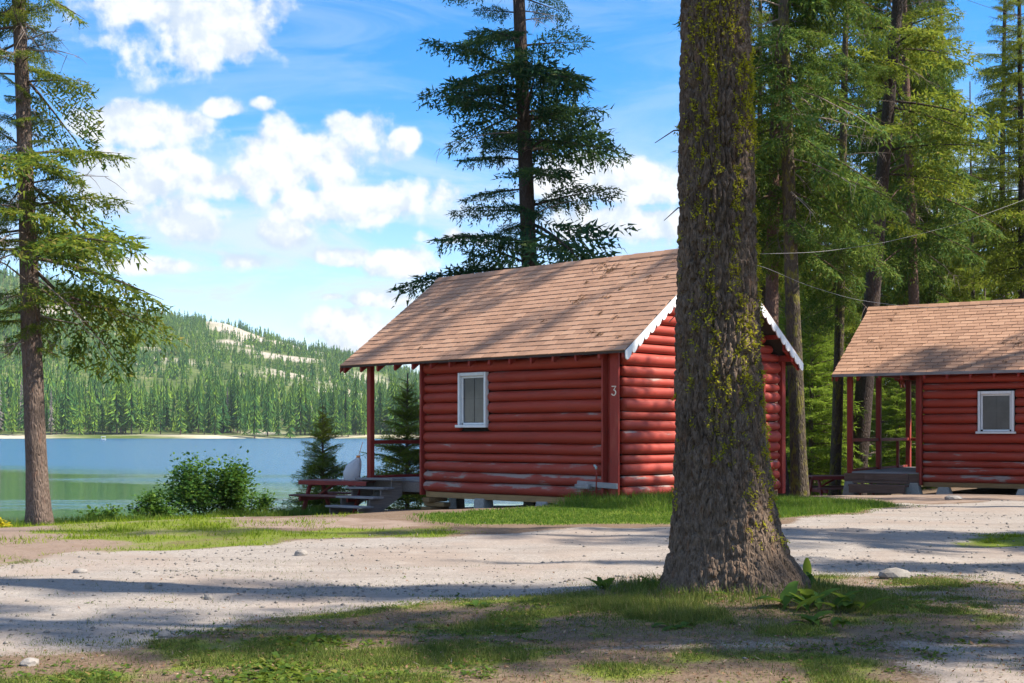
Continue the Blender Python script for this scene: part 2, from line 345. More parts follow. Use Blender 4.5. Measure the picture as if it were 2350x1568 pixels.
def mat_water():
    m, t = new_mat('lake_water'); p = wpos(t)
    sp = t.add('ShaderNodeSeparateXYZ'); t.link(p, sp.inputs[0])
    wv = t.noise(t.scale(p, 1.3, 2.6, 1), 1.0, 3.0, 0.6); wv2 = t.noise(t.scale(p, 0.25, 0.7, 1), 1.0, 4.0, 0.6)
    strk = t.noise(t.scale(p, 0.012, 0.075, 1), 1.0, 4.0, 0.55)
    # wind reaches the water some way out; by the bank it lies calm, with a few ruffled streaks
    wob = t.math('MULTIPLY', t.math('SUBTRACT', strk.outputs[0], 0.5), 45.0)
    out = t.math('ADD', sp.outputs[1], wob)
    out = t.math('ADD', out, t.math('MULTIPLY', sp.outputs[0], 0.9))
    ruff = t.smooth(out, 44.0, 66.0)
    ruff = t.math('MAXIMUM', ruff, t.math('MULTIPLY', t.smooth(strk.outputs[0], 0.55, 0.66), 0.9))
    st = t.math('ADD', 0.035, t.math('MULTIPLY', ruff, 0.85))
    h = t.math('ADD', wv.outputs[0], t.math('MULTIPLY', wv2.outputs[0], 1.6))
    b = t.add('ShaderNodeBump'); t.link(st, b.inputs['Strength']); b.inputs['Distance'].default_value = 0.30; t.link(h, b.inputs['Height'])
    deep = t.mix(ruff, (0.030, 0.105, 0.050), (0.035, 0.12, 0.22))  # green and blue put the reflected hill and sky into the base colour
    sh = pbr(t, deep, t.math('ADD', 0.06, t.math('MULTIPLY', ruff, 0.12)), 0.5, b.outputs[0], IOR=1.33)
    return finish(m, t, sh)
M['water'] = mat_water()

def mat_hill():
    m, t = new_mat('hillside_ground'); p = wpos(t)
    n = t.noise(p, 0.02, 5.0, 0.6); n2 = t.noise(p, 0.12, 5.0, 0.65); n3 = t.noise(p, 0.5, 3.0)
    c = t.ramp(n2.outputs[0], [(0.3, (0.055, 0.085, 0.025)), (0.55, (0.10, 0.14, 0.035)), (0.75, (0.20, 0.20, 0.08))])
    c = t.mix(t.smooth(n.outputs[0], 0.56, 0.72), c, (0.22, 0.20, 0.11))
    at = t.add('ShaderNodeAttribute', attribute_name='cover'); sp = t.add('ShaderNodeSeparateColor'); t.link(at.outputs[0], sp.inputs[0])
    rock = t.ramp(n3.outputs[0], [(0.3, (0.30, 0.26, 0.20)), (0.7, (0.50, 0.45, 0.38))])
    c = t.mix(sp.outputs[0], c, rock)
    c = t.mix(sp.outputs[1], c, t.mix(n3.outputs[0], (0.42, 0.37, 0.24), (0.60, 0.54, 0.42)))
    return finish(m, t, pbr(t, c, 0.95, 0.1, bumpn(t, n2.outputs[0], 0.5, 2.0)))
M['hill'] = mat_hill()

# ------------------------------------------------------------------ mesh helpers
def link(o, parent=None):
    col.objects.link(o)
    if parent is not None: o.parent = parent
    return o

def tag(o, label=None, cat=None, group=None, kind=None):
    if label: o['label'] = label
    if cat: o['category'] = cat
    if group: o['group'] = group
    if kind: o['kind'] = kind
    return o

def thing(name, label, cat, loc=(0, 0, 0), rz=0.0, group=None):
    o = bpy.data.objects.new(name, None); o.empty_display_size = 0.3
    o.location = loc; o.rotation_euler = (0, 0, rz)
    link(o); return tag(o, label, cat, group)

def np_mesh(name, verts, faces, mat=None, smooth=False):
    """verts (N,3) array; faces: list of (M,k) int arrays"""
    me = bpy.data.meshes.new(name)
    verts = np.asarray(verts, dtype=np.float32).reshape(-1, 3)
    fl = [np.asarray(f, dtype=np.int32) for f in faces if len(f)]
    loops = np.concatenate([f.ravel() for f in fl])
    tot = np.concatenate([np.full(len(f), f.shape[1], np.int32) for f in fl])
    start = np.concatenate([[0], np.cumsum(tot)[:-1]]).astype(np.int32)
    me.vertices.add(len(verts)); me.vertices.foreach_set('co', verts.ravel())
    me.loops.add(len(loops)); me.loops.foreach_set('vertex_index', loops)
    me.polygons.add(len(tot)); me.polygons.foreach_set('loop_start', start); me.polygons.foreach_set('loop_total', tot)
    if smooth: me.polygons.foreach_set('use_smooth', np.ones(len(tot), bool))
    me.update(calc_edges=True)
    if mat: me.materials.append(mat)
    return me

def mobj(name, me, parent=None, loc=None, rot=None):
    o = bpy.data.objects.new(name, me)
    if loc is not None: o.location = loc
    if rot is not None: o.rotation_euler = rot
    o.color = (1, 1, 1, 0.40)
    return link(o, parent)

class MB:
    def __init__(s): s.v = []; s.f = []
    def box(s, c, size, rz=0.0, rx=0.0, ry=0.0):
        x, y, z = (k / 2 for k in size); b = len(s.v)
        mt = Matrix.Rotation(rz, 3, 'Z') @ Matrix.Rotation(ry, 3, 'Y') @ Matrix.Rotation(rx, 3, 'X')
        for dz in (-z, z):
            for dx, dy in ((-x, -y), (x, -y), (x, y), (-x, y)):
                p = mt @ Vector((dx, dy, dz)); s.v.append((c[0] + p.x, c[1] + p.y, c[2] + p.z))
        for q in ((0, 3, 2, 1), (4, 5, 6, 7), (0, 1, 5, 4), (1, 2, 6, 5), (2, 3, 7, 6), (3, 0, 4, 7)): s.f.append(tuple(b + i for i in q))
        return s
    def bar(s, a, b_, wdt, thk, up=(0, 0, 1)):
        a = Vector(a); b_ = Vector(b_); d = (b_ - a).normalized(); u = Vector(up)
        sd = d.cross(u)
        if sd.length < 1e-4: sd = Vector((1, 0, 0))
        sd.normalize(); u = sd.cross(d).normalized(); b0 = len(s.v)
        for p in (a, b_):
            for i, j in ((-1, -1), (1, -1), (1, 1), (-1, 1)): s.v.append(tuple(p + sd * (i * wdt / 2) + u * (j * thk / 2)))
        for q in ((0, 3, 2, 1), (4, 5, 6, 7), (0, 1, 5, 4), (1, 2, 6, 5), (2, 3, 7, 6), (3, 0, 4, 7)): s.f.append(tuple(b0 + i for i in q))
        return s
    def prism(s, poly, axis, t0, t1):
        """polygon in the plane across axis ('x': (y,z), 'y': (x,z), 'z': (x,y)), extruded t0..t1"""
        b = len(s.v); n = len(poly)
        for t in (t0, t1):
            for p, q in poly: s.v.append({'x': (t, p, q), 'y': (p, t, q), 'z': (p, q, t)}[axis])
        s.f.append(tuple(b + i for i in range(n))[::-1]); s.f.append(tuple(b + n + i for i in range(n)))
        for i in range(n): s.f.append((b + i, b + (i + 1) % n, b + n + (i + 1) % n, b + n + i))
        return s
    def tube(s, path, rad, n=8, cap=True):
        path = [Vector(p) for p in path]; b = len(s.v); m = len(path)
        rad = [rad] * m if not hasattr(rad, '__len__') else rad
        ref = Vector((0.3, 0.9, 0.1))
        for i, p in enumerate(path):
            d = (path[min(i + 1, m - 1)] - path[max(i - 1, 0)]).normalized()
            a = d.cross(ref)
            if a.length < 1e-3: a = d.cross(Vector((1, 0, 0)))
            a.normalize(); c = d.cross(a)
            for k in range(n):
                th = 2 * math.pi * k / n; s.v.append(tuple(p + (a * math.cos(th) + c * math.sin(th)) * rad[i]))
        for i in range(m - 1):
            for k in range(n):
                k2 = (k + 1) % n; s.f.append((b + i * n + k, b + i * n + k2, b + (i + 1) * n + k2, b + (i + 1) * n + k))
        if cap:
            s.f.append(tuple(b + k for k in range(n))[::-1]); s.f.append(tuple(b + (m - 1) * n + k for k in range(n)))
        return s
    def mesh(s, name, mat, bevel=0.0, smooth=False):
        me = bpy.data.meshes.new(name); bm = bmesh.new()
        vs = [bm.verts.new(v) for v in s.v]
        for f in s.f:
            try: bm.faces.new([vs[i] for i in f])
            except ValueError: pass
        bmesh.ops.recalc_face_normals(bm, faces=bm.faces)
        if bevel > 0:
            bmesh.ops.bevel(bm, geom=[e for e in bm.edges if len(e.link_faces) == 2 and e.calc_face_angle(0) > 0.5], offset=bevel, segments=1, affect='EDGES')
        bm.to_mesh(me); bm.free()
        if smooth:
            for p in me.polygons: p.use_smooth = True
        if mat: me.materials.append(mat)
        return me
    def obj(s, name, mat, parent=None, bevel=0.0, smooth=False, loc=None, rot=None):
        return mobj(name, s.mesh(name, mat, bevel, smooth), parent, loc, rot)

def hash3(i, j, k):
    h = (i.astype(np.int64) * 374761393 + j.astype(np.int64) * 668265263 + k.astype(np.int64) * 2147483647 * 3 + 1013904223) & 0xffffffff
    h = ((h ^ (h >> 13)) * 1274126177) & 0xffffffff
    h = (h ^ (h >> 16)) & 0xffffffff
    return h / 4294967296.0

def vnoise(x, y, z=None):
    x = np.asarray(x, float); y = np.asarray(y, float); z = np.zeros_like(x) if z is None else np.asarray(z, float)
    xi = np.floor(x); yi = np.floor(y); zi = np.floor(z); fx = x - xi; fy = y - yi; fz = z - zi
    fx = fx * fx * (3 - 2 * fx); fy = fy * fy * (3 - 2 * fy); fz = fz * fz * (3 - 2 * fz)
    r = 0
    for a in (0, 1):
        for b in (0, 1):
            for c in (0, 1):
                r = r + hash3(xi + a, yi + b, zi + c) * (fx if a else 1 - fx) * (fy if b else 1 - fy) * (fz if c else 1 - fz)
    return r
def fbm(x, y, z=None, o=4):
    r = 0; a = 0.5; s = 1.0; tt = 0
    for i in range(o):
        r = r + a * vnoise(np.asarray(x) * s + 17.3 * i, np.asarray(y) * s + 5.1 * i, None if z is None else np.asarray(z) * s); tt += a; a *= 0.5; s *= 2.03
    return r / tt
def sstep(a, b, x):
    t = np.clip((np.asarray(x, float) - a) / (b - a), 0, 1); return t * t * (3 - 2 * t)

# ------------------------------------------------------------------ terrain
CREST = np.array([(-400, -160), (-60, 3), (-20, 18), (-10.5, 24.3), (-6.5, 27.0), (-3, 29.6), (-0.5, 31.0), (3, 33), (8, 40), (12, 62), (30, 220), (120, 700)], float)
def crest_dist(x, y):
    """signed distance to the top of the bank, positive inland"""
    x = np.asarray(x, float); y = np.asarray(y, float)
    best = np.full(x.shape, 1e9); sign = np.ones(x.shape)
    for a, b in zip(CREST[:-1], CREST[1:]):
        d = b - a; L2 = d @ d
        t = np.clip(((x - a[0]) * d[0] + (y - a[1]) * d[1]) / L2, 0, 1)
        dx = x - a[0] - t * d[0]; dy = y - a[1] - t * d[1]; dd = np.hypot(dx, dy)
        cr = d[0] * dy - d[1] * dx
        m = dd < best; best = np.where(m, dd, best); sign = np.where(m, np.where(cr < 0, 1.0, -1.0), sign)
    return best * sign
BT = (1.69, 10.2)                       # the big old tree
def H(x, y):
    x = np.asarray(x, float); y = np.asarray(y, float)
    s = crest_dist(x, y)
    z = -0.5 + 0.5 * sstep(2.2, 8.0, s)
    z = z - 1.6 * sstep(0.0, 7.5, -s) - 4.0 * sstep(6, 60, -s)
    z = z - 0.20 * sstep(26, 31, y) * sstep(4, 7, x)
    yc = np.interp(x, [-12, -6, -2, 2, 6, 12], [10.6, 11.6, 12.6, 13.9, 15.2, 17.5])
    for o_ in (-1.45, 0.05):
        z = z - 0.028 * np.exp(-((y - yc - o_ + (fbm(x * 0.5, x * 0 + o_, o=2) - 0.5) * 0.4) / 0.26) ** 2) * sstep(-20, -9, x)
    r2 = (x - BT[0]) ** 2 + (y - BT[1]) ** 2
    z = z + 0.10 * np.exp(-r2 / 1.1)
    z = z + (fbm(x * 0.35 + 3, y * 0.35, o=3) - 0.5) * 0.10 * sstep(-4, 3, s)
    z = z + (fbm(x * 1.9 + 9, y * 1.9, o=2) - 0.5) * 0.025
    return z
def Hs(x, y): return float(H(np.array([x]), np.array([y]))[0])
def G(xp, yp):
    """ground point seen at a place in the photograph"""
    d = CAMZ * FPX / max(yp - HY, 8)
    for _ in range(30):
        z = Hs((xp - CX) / FPX * d, d); nd = (CAMZ - z) * FPX / (yp - HY); d = 0.5 * d + 0.5 * nd
    return ((xp - CX) / FPX * d, d, Hs((xp - CX) / FPX * d, d))
def at(xp, yp, d): return ((xp - CX) / FPX * d, d, CAMZ + (HY - yp) / FPX * d)

def poly_w(pts): return np.array([G(x, y)[:2] for x, y in pts])
P_ROAD = poly_w([(-500, 1318), (0, 1294), (150, 1276), (300, 1263), (500, 1251), (700, 1241), (1000, 1229), (1300, 1214), (1540, 1209), (1790, 1202), (1900, 1190), (2000, 1176),
                 (2100, 1158), (2350, 1150), (2900, 1146), (2900, 1352), (2350, 1346), (2000, 1322), (1880, 1318), (1700, 1326), (1520, 1334), (1350, 1347), (1100, 1374), (850, 1400), (700, 1424), (400, 1450), (200, 1472), (0, 1494), (-500, 1530)])
P_PATH2 = poly_w([(2180, 1440), (2400, 1400), (3000, 1400), (3000, 1700), (2200, 1700), (2140, 1500)])
P_PATH3 = poly_w([(1280, 1478), (1480, 1468), (1900, 1462), (2200, 1450), (2180, 1480), (1900, 1492), (1500, 1500), (1280, 1500)])
P_PATH4 = poly_w([(500, 1196), (640, 1187), (800, 1190), (950, 1196), (1000, 1208), (900, 1213), (700, 1213), (560, 1212)])
P_FORE = poly_w([(1650, 1142), (2060, 1136), (2350, 1128), (2600, 1128), (2600, 1150), (2100, 1156), (1900, 1150)])
P_LAWN = poly_w([(150, 1272), (300, 1264), (500, 1252), (700, 1242), (1000, 1230), (1060, 1212), (950, 1208), (700, 1214), (560, 1212), (510, 1193), (400, 1186), (240, 1190), (100, 1207), (120, 1235), (220, 1245)])
P_TALL = poly_w([(965, 1180), (1100, 1172), (1300, 1160), (1440, 1152), (1560, 1150), (1660, 1160), (1660, 1200), (1540, 1202), (1300, 1204), (1060, 1204), (975, 1192)])
P_RGRASS = poly_w([(1640, 1160), (1770, 1143), (1950, 1150), (2090, 1159), (1960, 1176), (1870, 1184), (1780, 1190), (1640, 1200)])
P_RGRASS2 = poly_w([(2130, 1240), (2250, 1228), (2500, 1226), (2500, 1262), (2250, 1258)])
P_MOUND = poly_w([(1300, 1372), (1500, 1345), (1800, 1355), (1950, 1370), (2120, 1400), (1960, 1440), (1700, 1468), (1450, 1466), (1280, 1440), (1240, 1400)])
P_WEED = poly_w([(420, 1470), (700, 1440), (900, 1425), (1250, 1425), (1330, 1445), (1100, 1490), (1000, 1560), (600, 1640), (100, 1640), (150, 1520)])
P_DRYLIT = poly_w([(1850, 1325), (2000, 1326), (2350, 1352), (2600, 1370), (2600, 1440), (2350, 1420), (2150, 1395), (1950, 1365)])
def inpoly(x, y, P):
    c = np.zeros(x.shape, bool); n = len(P)
    for i in range(n):
        x0, y0 = P[i]; x1, y1 = P[(i + 1) % n]
        if y0 == y1: continue
        c ^= ((y0 > y) != (y1 > y)) & (x < (x1 - x0) * (y - y0) / (y1 - y0) + x0)
    return c
def soft(x, y, P, amp=0.55, n=7):
    """fraction of jittered samples inside the outline, with a wavering edge"""
    wx = (fbm(x * 1.3, y * 1.3, o=3) - 0.5) * amp * 2; wy = (fbm(x * 1.3 + 40, y * 1.3, o=3) - 0.5) * amp * 2
    r = np.zeros(x.shape); rr = np.random.default_rng(3)
    for k in range(n):
        a = 2 * math.pi * k / n; r += inpoly(x + wx + (0.12 + 0.28 * (k % 2)) * math.cos(a), y + wy + (0.12 + 0.28 * (k % 2)) * math.sin(a), P)
    return r / n

xs = np.concatenate([np.linspace(-400, -60, 18)[:-1], np.linspace(-60, -14, 40)[:-1], np.arange(-14, 17, 0.16), np.linspace(17, 60, 44)[1:], np.linspace(60, 500, 20)[1:]])
ys = np.concatenate([np.linspace(-160, -8, 12)[:-1], np.linspace(-8, 5, 27)[:-1], np.arange(5, 20, 0.14), np.arange(20, 38, 0.22), np.linspace(38, 90, 50)[1:], np.linspace(90, 700, 24)[1:]])
gx, gy = np.meshgrid(xs, ys); gz = H(gx, gy)
nx, ny = len(xs), len(ys)
idx = np.arange(nx * ny).reshape(ny, nx)
gf = np.stack([idx[:-1, :-1], idx[:-1, 1:], idx[1:, 1:], idx[1:, :-1]], -1).reshape(-1, 4)
gme = np_mesh('ground', np.stack([gx, gy, gz], -1), [gf], M['ground'], True)
fx, fy = gx.ravel(), gy.ravel()
c_grav = np.maximum.reduce([soft(fx, fy, P_ROAD), soft(fx, fy, P_PATH2) * 0.8, soft(fx, fy, P_PATH3, 0.2) * 0.55])
patch = sstep(0.46, 0.62, fbm(fx * 0.9 + 7, fy * 0.9, o=4))
patch2 = sstep(0.42, 0.62, fbm(fx * 1.7 + 27, fy * 1.7 + 4, o=4))
c_lawn = soft(fx, fy, P_LAWN) * (0.55 + 0.45 * patch2); c_tall = np.maximum(soft(fx, fy, P_TALL, 0.15), soft(fx, fy, P_RGRASS, 0.3))
c_mound = soft(fx, fy, P_MOUND) * (0.45 + 0.5 * patch2); c_weed = soft(fx, fy, P_WEED) * (0.15 + 0.6 * patch)
near = ((fy < 13) & (fx > -7) & (fx < 9)) * 1.0
c_fg = near * (1 - c_grav) * (0.25 + 0.6 * patch2)
c_rg2 = soft(fx, fy, P_RGRASS2) * 0.8
c_grass = np.maximum.reduce([c_lawn, c_tall, c_mound * 0.7, c_weed * 0.7, c_fg, c_rg2])
c_grav = c_grav * (1 - np.maximum(c_lawn, c_rg2) * 0.9)
c_dirt = np.maximum.reduce([soft(fx, fy, P_PATH4, 0.25), soft(fx, fy, P_FORE, 0.3), soft(fx, fy, P_DRYLIT) * 0.7, (fx < -4) * (fy > 12) * 0.62 * (fy < 26)])
cov = np.zeros((len(fx), 4), np.float32); cov[:, 0] = c_grav; cov[:, 1] = c_grass; cov[:, 2] = c_dirt; cov[:, 3] = 1
ca = gme.attributes.new('cover', 'FLOAT_COLOR', 'POINT'); ca.data.foreach_set('color', cov.ravel())
ground = tag(mobj('ground', gme), 'gravel drive, trodden earth and patchy turf running down to the lake', 'ground', kind='structure')

WATER_Z = -1.2
wme = np_mesh('lake_water', [(-1800, -200, WATER_Z), (1800, -200, WATER_Z), (1800, 640, WATER_Z), (-1800, 640, WATER_Z)], [np.array([[0, 1, 2, 3]])], M['water'])
tag(mobj('lake_water', wme), 'blue rippled lake turning calm and green near the bank', 'water', kind='structure')

# ------------------------------------------------------------------ far hillside and its forest
RX = np.array([-2500, -900, -300, 0, 130, 250, 350, 430, 510, 620, 700, 800, 960, 1100, 1300, 1700, 2350, 4000, 7000], float)
RY = np.array([640, 585, 600, 630, 652, 694, 724, 733, 744, 773, 795, 818, 862, 885, 905, 925, 940, 950, 950], float)
RIDGE, SHORE = 1350.0, 500.0
def hill_h(x, y):
    xp = CX + FPX * x / np.maximum(y, 60)
    zr = (HY - np.interp(xp, RX, RY)) / FPX * RIDGE
    sh = SHORE + (fbm(x * 0.012 + 3, x * 0 + 1.5, o=3) - 0.5) * 34 + 12 * np.exp(-((x + 85) / 28) ** 2)
    t = (y - sh - 22) / (RIDGE - SHORE - 22)
    up = np.clip(t, 0, 1)
    g = 0.16 * up + 0.84 * (0.62 * up + 0.38 * up ** 2)
    down = np.clip(t - 1, 0, 2)
    z = 1.6 + zr * (g - 0.5 * down)
    nb = (fbm(x * 0.006, y * 0.006, o=4) - 0.5) * 34 * sstep(0.06, 0.4, up) * (1 - 0.75 * sstep(0.75, 1.0, up)) + (fbm(x * 0.03, y * 0.03, o=3) - 0.5) * 7 * sstep(0.03, 0.2, up)
    z = z + nb
    beach = sstep(-4, 24, y - sh)
    z = np.where(y < sh + 24, -2.4 + 2.6 * beach, np.maximum(z - 1.8, 0.2))
    return z, t, xp
hx = np.linspace(-1500, 1900, 230); hy = np.concatenate([np.linspace(455, 570, 42)[:-1], np.linspace(570, 1450, 110), np.linspace(1470, 2300, 20)])
mx_, my_ = np.meshgrid(hx, hy); mz_, mt_, mp_ = hill_h(mx_, my_)
idx = np.arange(mx_.size).reshape(mx_.shape)
hf = np.stack([idx[:-1, :-1], idx[:-1, 1:], idx[1:, 1:], idx[1:, :-1]], -1).reshape(-1, 4)
hme = np_mesh('hillside', np.stack([mx_, my_, mz_], -1), [hf], M['hill'], True)
CLEAR = [(640, 0.86, 140, 0.12), (505, 0.93, 50, 0.10), (700, 0.93, 70, 0.07), (560, 0.77, 80, 0.025), (760, 0.80, 50, 0.03), (300, 0.99, 60, 0.03), (345, 0.56, 30, 0.03), (380, 0.50, 40, 0.02),
         (260, 0.64, 30, 0.025), (650, 0.62, 90, 0.02), (540, 0.67, 60, 0.018), (110, 0.74, 40, 0.03), (840, 0.68, 60, 0.03)]
def clearing(xp, t, x, y):
    c = np.zeros(np.shape(xp))
    for (a, b, w_, h_) in CLEAR:
        c = np.maximum(c, 1.25 - np.hypot((xp - a) / w_, (t - b) / h_))
    return sstep(0.15, 0.5, c + (fbm(x * 0.02, y * 0.02, o=3) - 0.5) * 1.5)
hcov = np.zeros((mx_.size, 4), np.float32)
hcov[:, 0] = clearing(mp_, mt_, mx_, my_).ravel(); hcov[:, 1] = (sstep(0.02, -0.01, mt_) * sstep(0.40, 0.62, fbm(mx_ * 0.03, my_ * 0.1, o=3))).ravel(); hcov[:, 3] = 1
ha = hme.attributes.new('cover', 'FLOAT_COLOR', 'POINT'); ha.data.foreach_set('color', hcov.ravel())
tag(mobj('hillside', hme), 'wooded hill with pale rock clearings beyond the lake', 'hill', kind='structure')

def far_conifer(rng, h, rad, rings, spikes, base=0.10):
    """drooping spikes in rings round a stem: (triangles, 3, 3)"""
    tr = []
    for i in range(rings):
        f = (i + rng.uniform(-0.3, 0.3)) / rings; f = min(max(f, 0), 0.98)
        z = h * (base + (1 - base) * f); r = rad * (1 - f) ** 0.75 * rng.uniform(0.75, 1.15) + 0.12
        dr = 0.30 * r + 0.25
        for k in range(spikes):
            a = 2 * math.pi * (k + rng.uniform(-0.35, 0.35)) / spikes + i * 0.7; rr = r * rng.uniform(0.6, 1.15); wd = 2.2 / spikes
            tip = (math.cos(a) * rr, math.sin(a) * rr, z - dr * rng.uniform(0.5, 1.3))
            l = (math.cos(a - wd) * rr * 0.45, math.sin(a - wd) * rr * 0.45, z - dr * 0.2); rt = (math.cos(a + wd) * rr * 0.45, math.sin(a + wd) * rr * 0.45, z - dr * 0.2)
            top = (0, 0, z + h / rings * 1.1)
            tr += [(l, tip, top), (tip, rt, top)]
    return np.array(tr)

def far_trunk(h, r):
    mb = MB(); mb.tube([(0, 0, -0.5), (0, 0, h * 0.6), (0, 0, h)], [r, r * 0.6, 0.03], 5); return mb

# the wood on the hill: too many and too far to count
rf = np.random.default_rng(11)
prot = [far_conifer(rf, 1.0 * 18, 2.9, 5, 5) / 18.0 for _ in range(5)]
N = 60000
cx_ = rf.uniform(-760, 420, N); cy_ = np.sqrt(rf.uniform(528.0 ** 2, 1400.0 ** 2, N))
keep = (np.abs(cx_ / cy_ + 0.16) < 0.30)
cx_, cy_ = cx_[keep], cy_[keep]
hz_, ht_, hp_ = hill_h(cx_, cy_)
clr = clearing(hp_, ht_, cx_, cy_)
dn = 0.62 * (0.45 + 0.8 * sstep(0.30, 0.60, fbm(cx_ * 0.018 + 5, cy_ * 0.018, o=4)))
dn = dn * (1 - 0.93 * clr) * sstep(-0.0, 0.03, ht_)
keep = (rf.uniform(0, 1, len(cx_)) < dn) & (hp_ < 1120) & (hp_ > -60)
cx_, cy_, hz_, ht_, hp_ = cx_[keep], cy_[keep], hz_[keep], ht_[keep], hp_[keep]
vs, which = [], rf.integers(0, 5, len(cx_))
hh = (4.5 + 8.0 * rf.uniform(0, 1, len(cx_)) ** 1.5 + 4 * (ht_ < 0.2)) * (1 - 0.42 * np.maximum(clearing(hp_, ht_ + 0.05, cx_, cy_), clearing(hp_, ht_ + 0.02, cx_, cy_)))
for k in range(5):
    m = which == k; n_ = m.sum(); P = prot[k].reshape(-1, 3)
    sc_h = hh[m][:, None]; wd_ = rf.uniform(0.85, 1.7, n_)[:, None] * sc_h
    a = rf.uniform(0, 6.28, n_)[:, None]
    X = (P[None, :, 0] * np.cos(a) - P[None, :, 1] * np.sin(a)) * wd_ + cx_[m][:, None]
    Y = (P[None, :, 0] * np.sin(a) + P[None, :, 1] * np.cos(a)) * wd_ + cy_[m][:, None]
    Z = P[None, :, 2] * sc_h + hz_[m][:, None] - 0.5
    vs.append(np.stack([X, Y, Z], -1).reshape(-1, 3))
V = np.concatenate(vs)
fme = np_mesh('hill_forest', V, [np.arange(len(V)).reshape(-1, 3)], M['far_needle'])
tag(mobj('hill_forest', fme), 'dense conifer wood covering the hill across the lake', 'forest', kind='stuff')

# the front row along the far shore, tree by tree
shore_crowns = [np_mesh('crown', far_conifer(rf, 20, 2.6 + 0.5 * (i % 3), 20, 9, 0.06 + 0.05 * (i % 3)).reshape(-1, 3), [np.arange(20 * 9 * 2 * 3).reshape(-1, 3)], M['far_needle']) for i in range(5)]
shore_dead = np_mesh('crown', far_conifer(rf, 20, 1.9, 18, 6, 0.1).reshape(-1, 3), [np.arange(18 * 6 * 2 * 3).reshape(-1, 3)], M['far_grey'])
shore_trunk = far_trunk(20, 0.30).mesh('trunk', M['bark'])
xq = -40
while xq < 1130:
    d = SHORE + 18 + rf.uniform(0, 26)
    X = (xq - CX) / FPX * d; z = float(hill_h(np.array([X]), np.array([d]))[0][0]); s = rf.uniform(0.55, 1.30)
    dead = rf.uniform() < 0.05
    t_ = thing('shore_conifer', 'grey dead conifer among the green ones on the far lake shore' if dead else 'green conifer in the front row along the far lake shore', 'tree', (X, d, z - 0.2), rf.uniform(0, 6.28), 'dead conifers on the far shore' if dead else 'conifers along the far shore')
    t_.scale = (s * rf.uniform(0.85, 1.2),) * 2 + (s,)
    mobj('crown', shore_dead if dead else shore_crowns[int(rf.integers(0, 5))], t_); mobj('trunk', shore_trunk, t_)
    xq += rf.uniform(5, 15) if not (560 < xq < 660) else rf.uniform(18, 30)

# ------------------------------------------------------------------ a boat far out
bo = thing('small_boat', 'tiny white boat far out on the lake', 'boat', at(237, 1010, 380)[:2] + (WATER_Z,), R(25))
mb = MB(); mb.prism([(-1.1, 0.0), (1.1, 0.0), (1.35, 0.5), (-1.35, 0.5)], 'x', -0.6, 0.6); mb.obj('hull', M['white'], bo, 0.05)
mb = MB(); mb.box((0, 0.0, 1.25), (1.3, 1.7, 0.08)); mb.obj('canopy', M['white'], bo)
for sx_ in (-0.55, 0.55):
    for sy_ in (-0.75, 0.75): MB().tube([(sx_, sy_, 0.45), (sx_, sy_, 1.22)], 0.03, 6).obj('canopy_post', M['metal'], bo)

# ------------------------------------------------------------------ cabins
def log_mesh(rng, L, r, mat, ax):
    """a peeled log along +Y (or +X): slightly wavering, rounded ends"""
    n = 12; k = max(6, int(L / 0.45)); st = [0.0, 0.012, 0.05] + list(np.linspace(0.25, L - 0.25, k)) + [L - 0.05, L - 0.012, L] if L > 0.7 else [0, 0.012, 0.05, L / 2, L - 0.05, L - 0.012, L]
    pr = {0.0: 0.55, 0.012: 0.82, 0.05: 0.97}
    v = []; tp = rng.uniform(-0.11, 0.11); ph = rng.uniform(0, 20)
    for s in st:
        e = pr.get(round(min(s, L - s), 4), 1.0); rr = r * e * (1 + tp * (s / L - 0.5)) * (1 + 0.10 * (vnoise(np.array([s * 1.3 + ph]), np.array([0.5]))[0] - 0.5))
        ox = 0.010 * (vnoise(np.array([s * 0.8 + ph]), np.array([3.5]))[0] - 0.5); oz = 0.022 * (vnoise(np.array([s * 0.7 + ph]), np.array([7.5]))[0] - 0.5)
        for j in range(n):
            th = 2 * math.pi * j / n; a, b = math.cos(th) * rr + ox, math.sin(th) * rr + oz
            v.append((a, s, b) if ax == 'y' else (s, a, b))
    f = []
    for i in range(len(st) - 1):
        for j in range(n):
            q = (i * n + j, i * n + (j + 1) % n, (i + 1) * n + (j + 1) % n, (i + 1) * n + j); f.append(q if ax == 'x' else q[::-1])
    mb = MB(); mb.v = v; mb.f = f + [tuple(range(n)), tuple(range(len(v) - n, len(v)))]
    return mb.mesh('log', mat, 0, True)

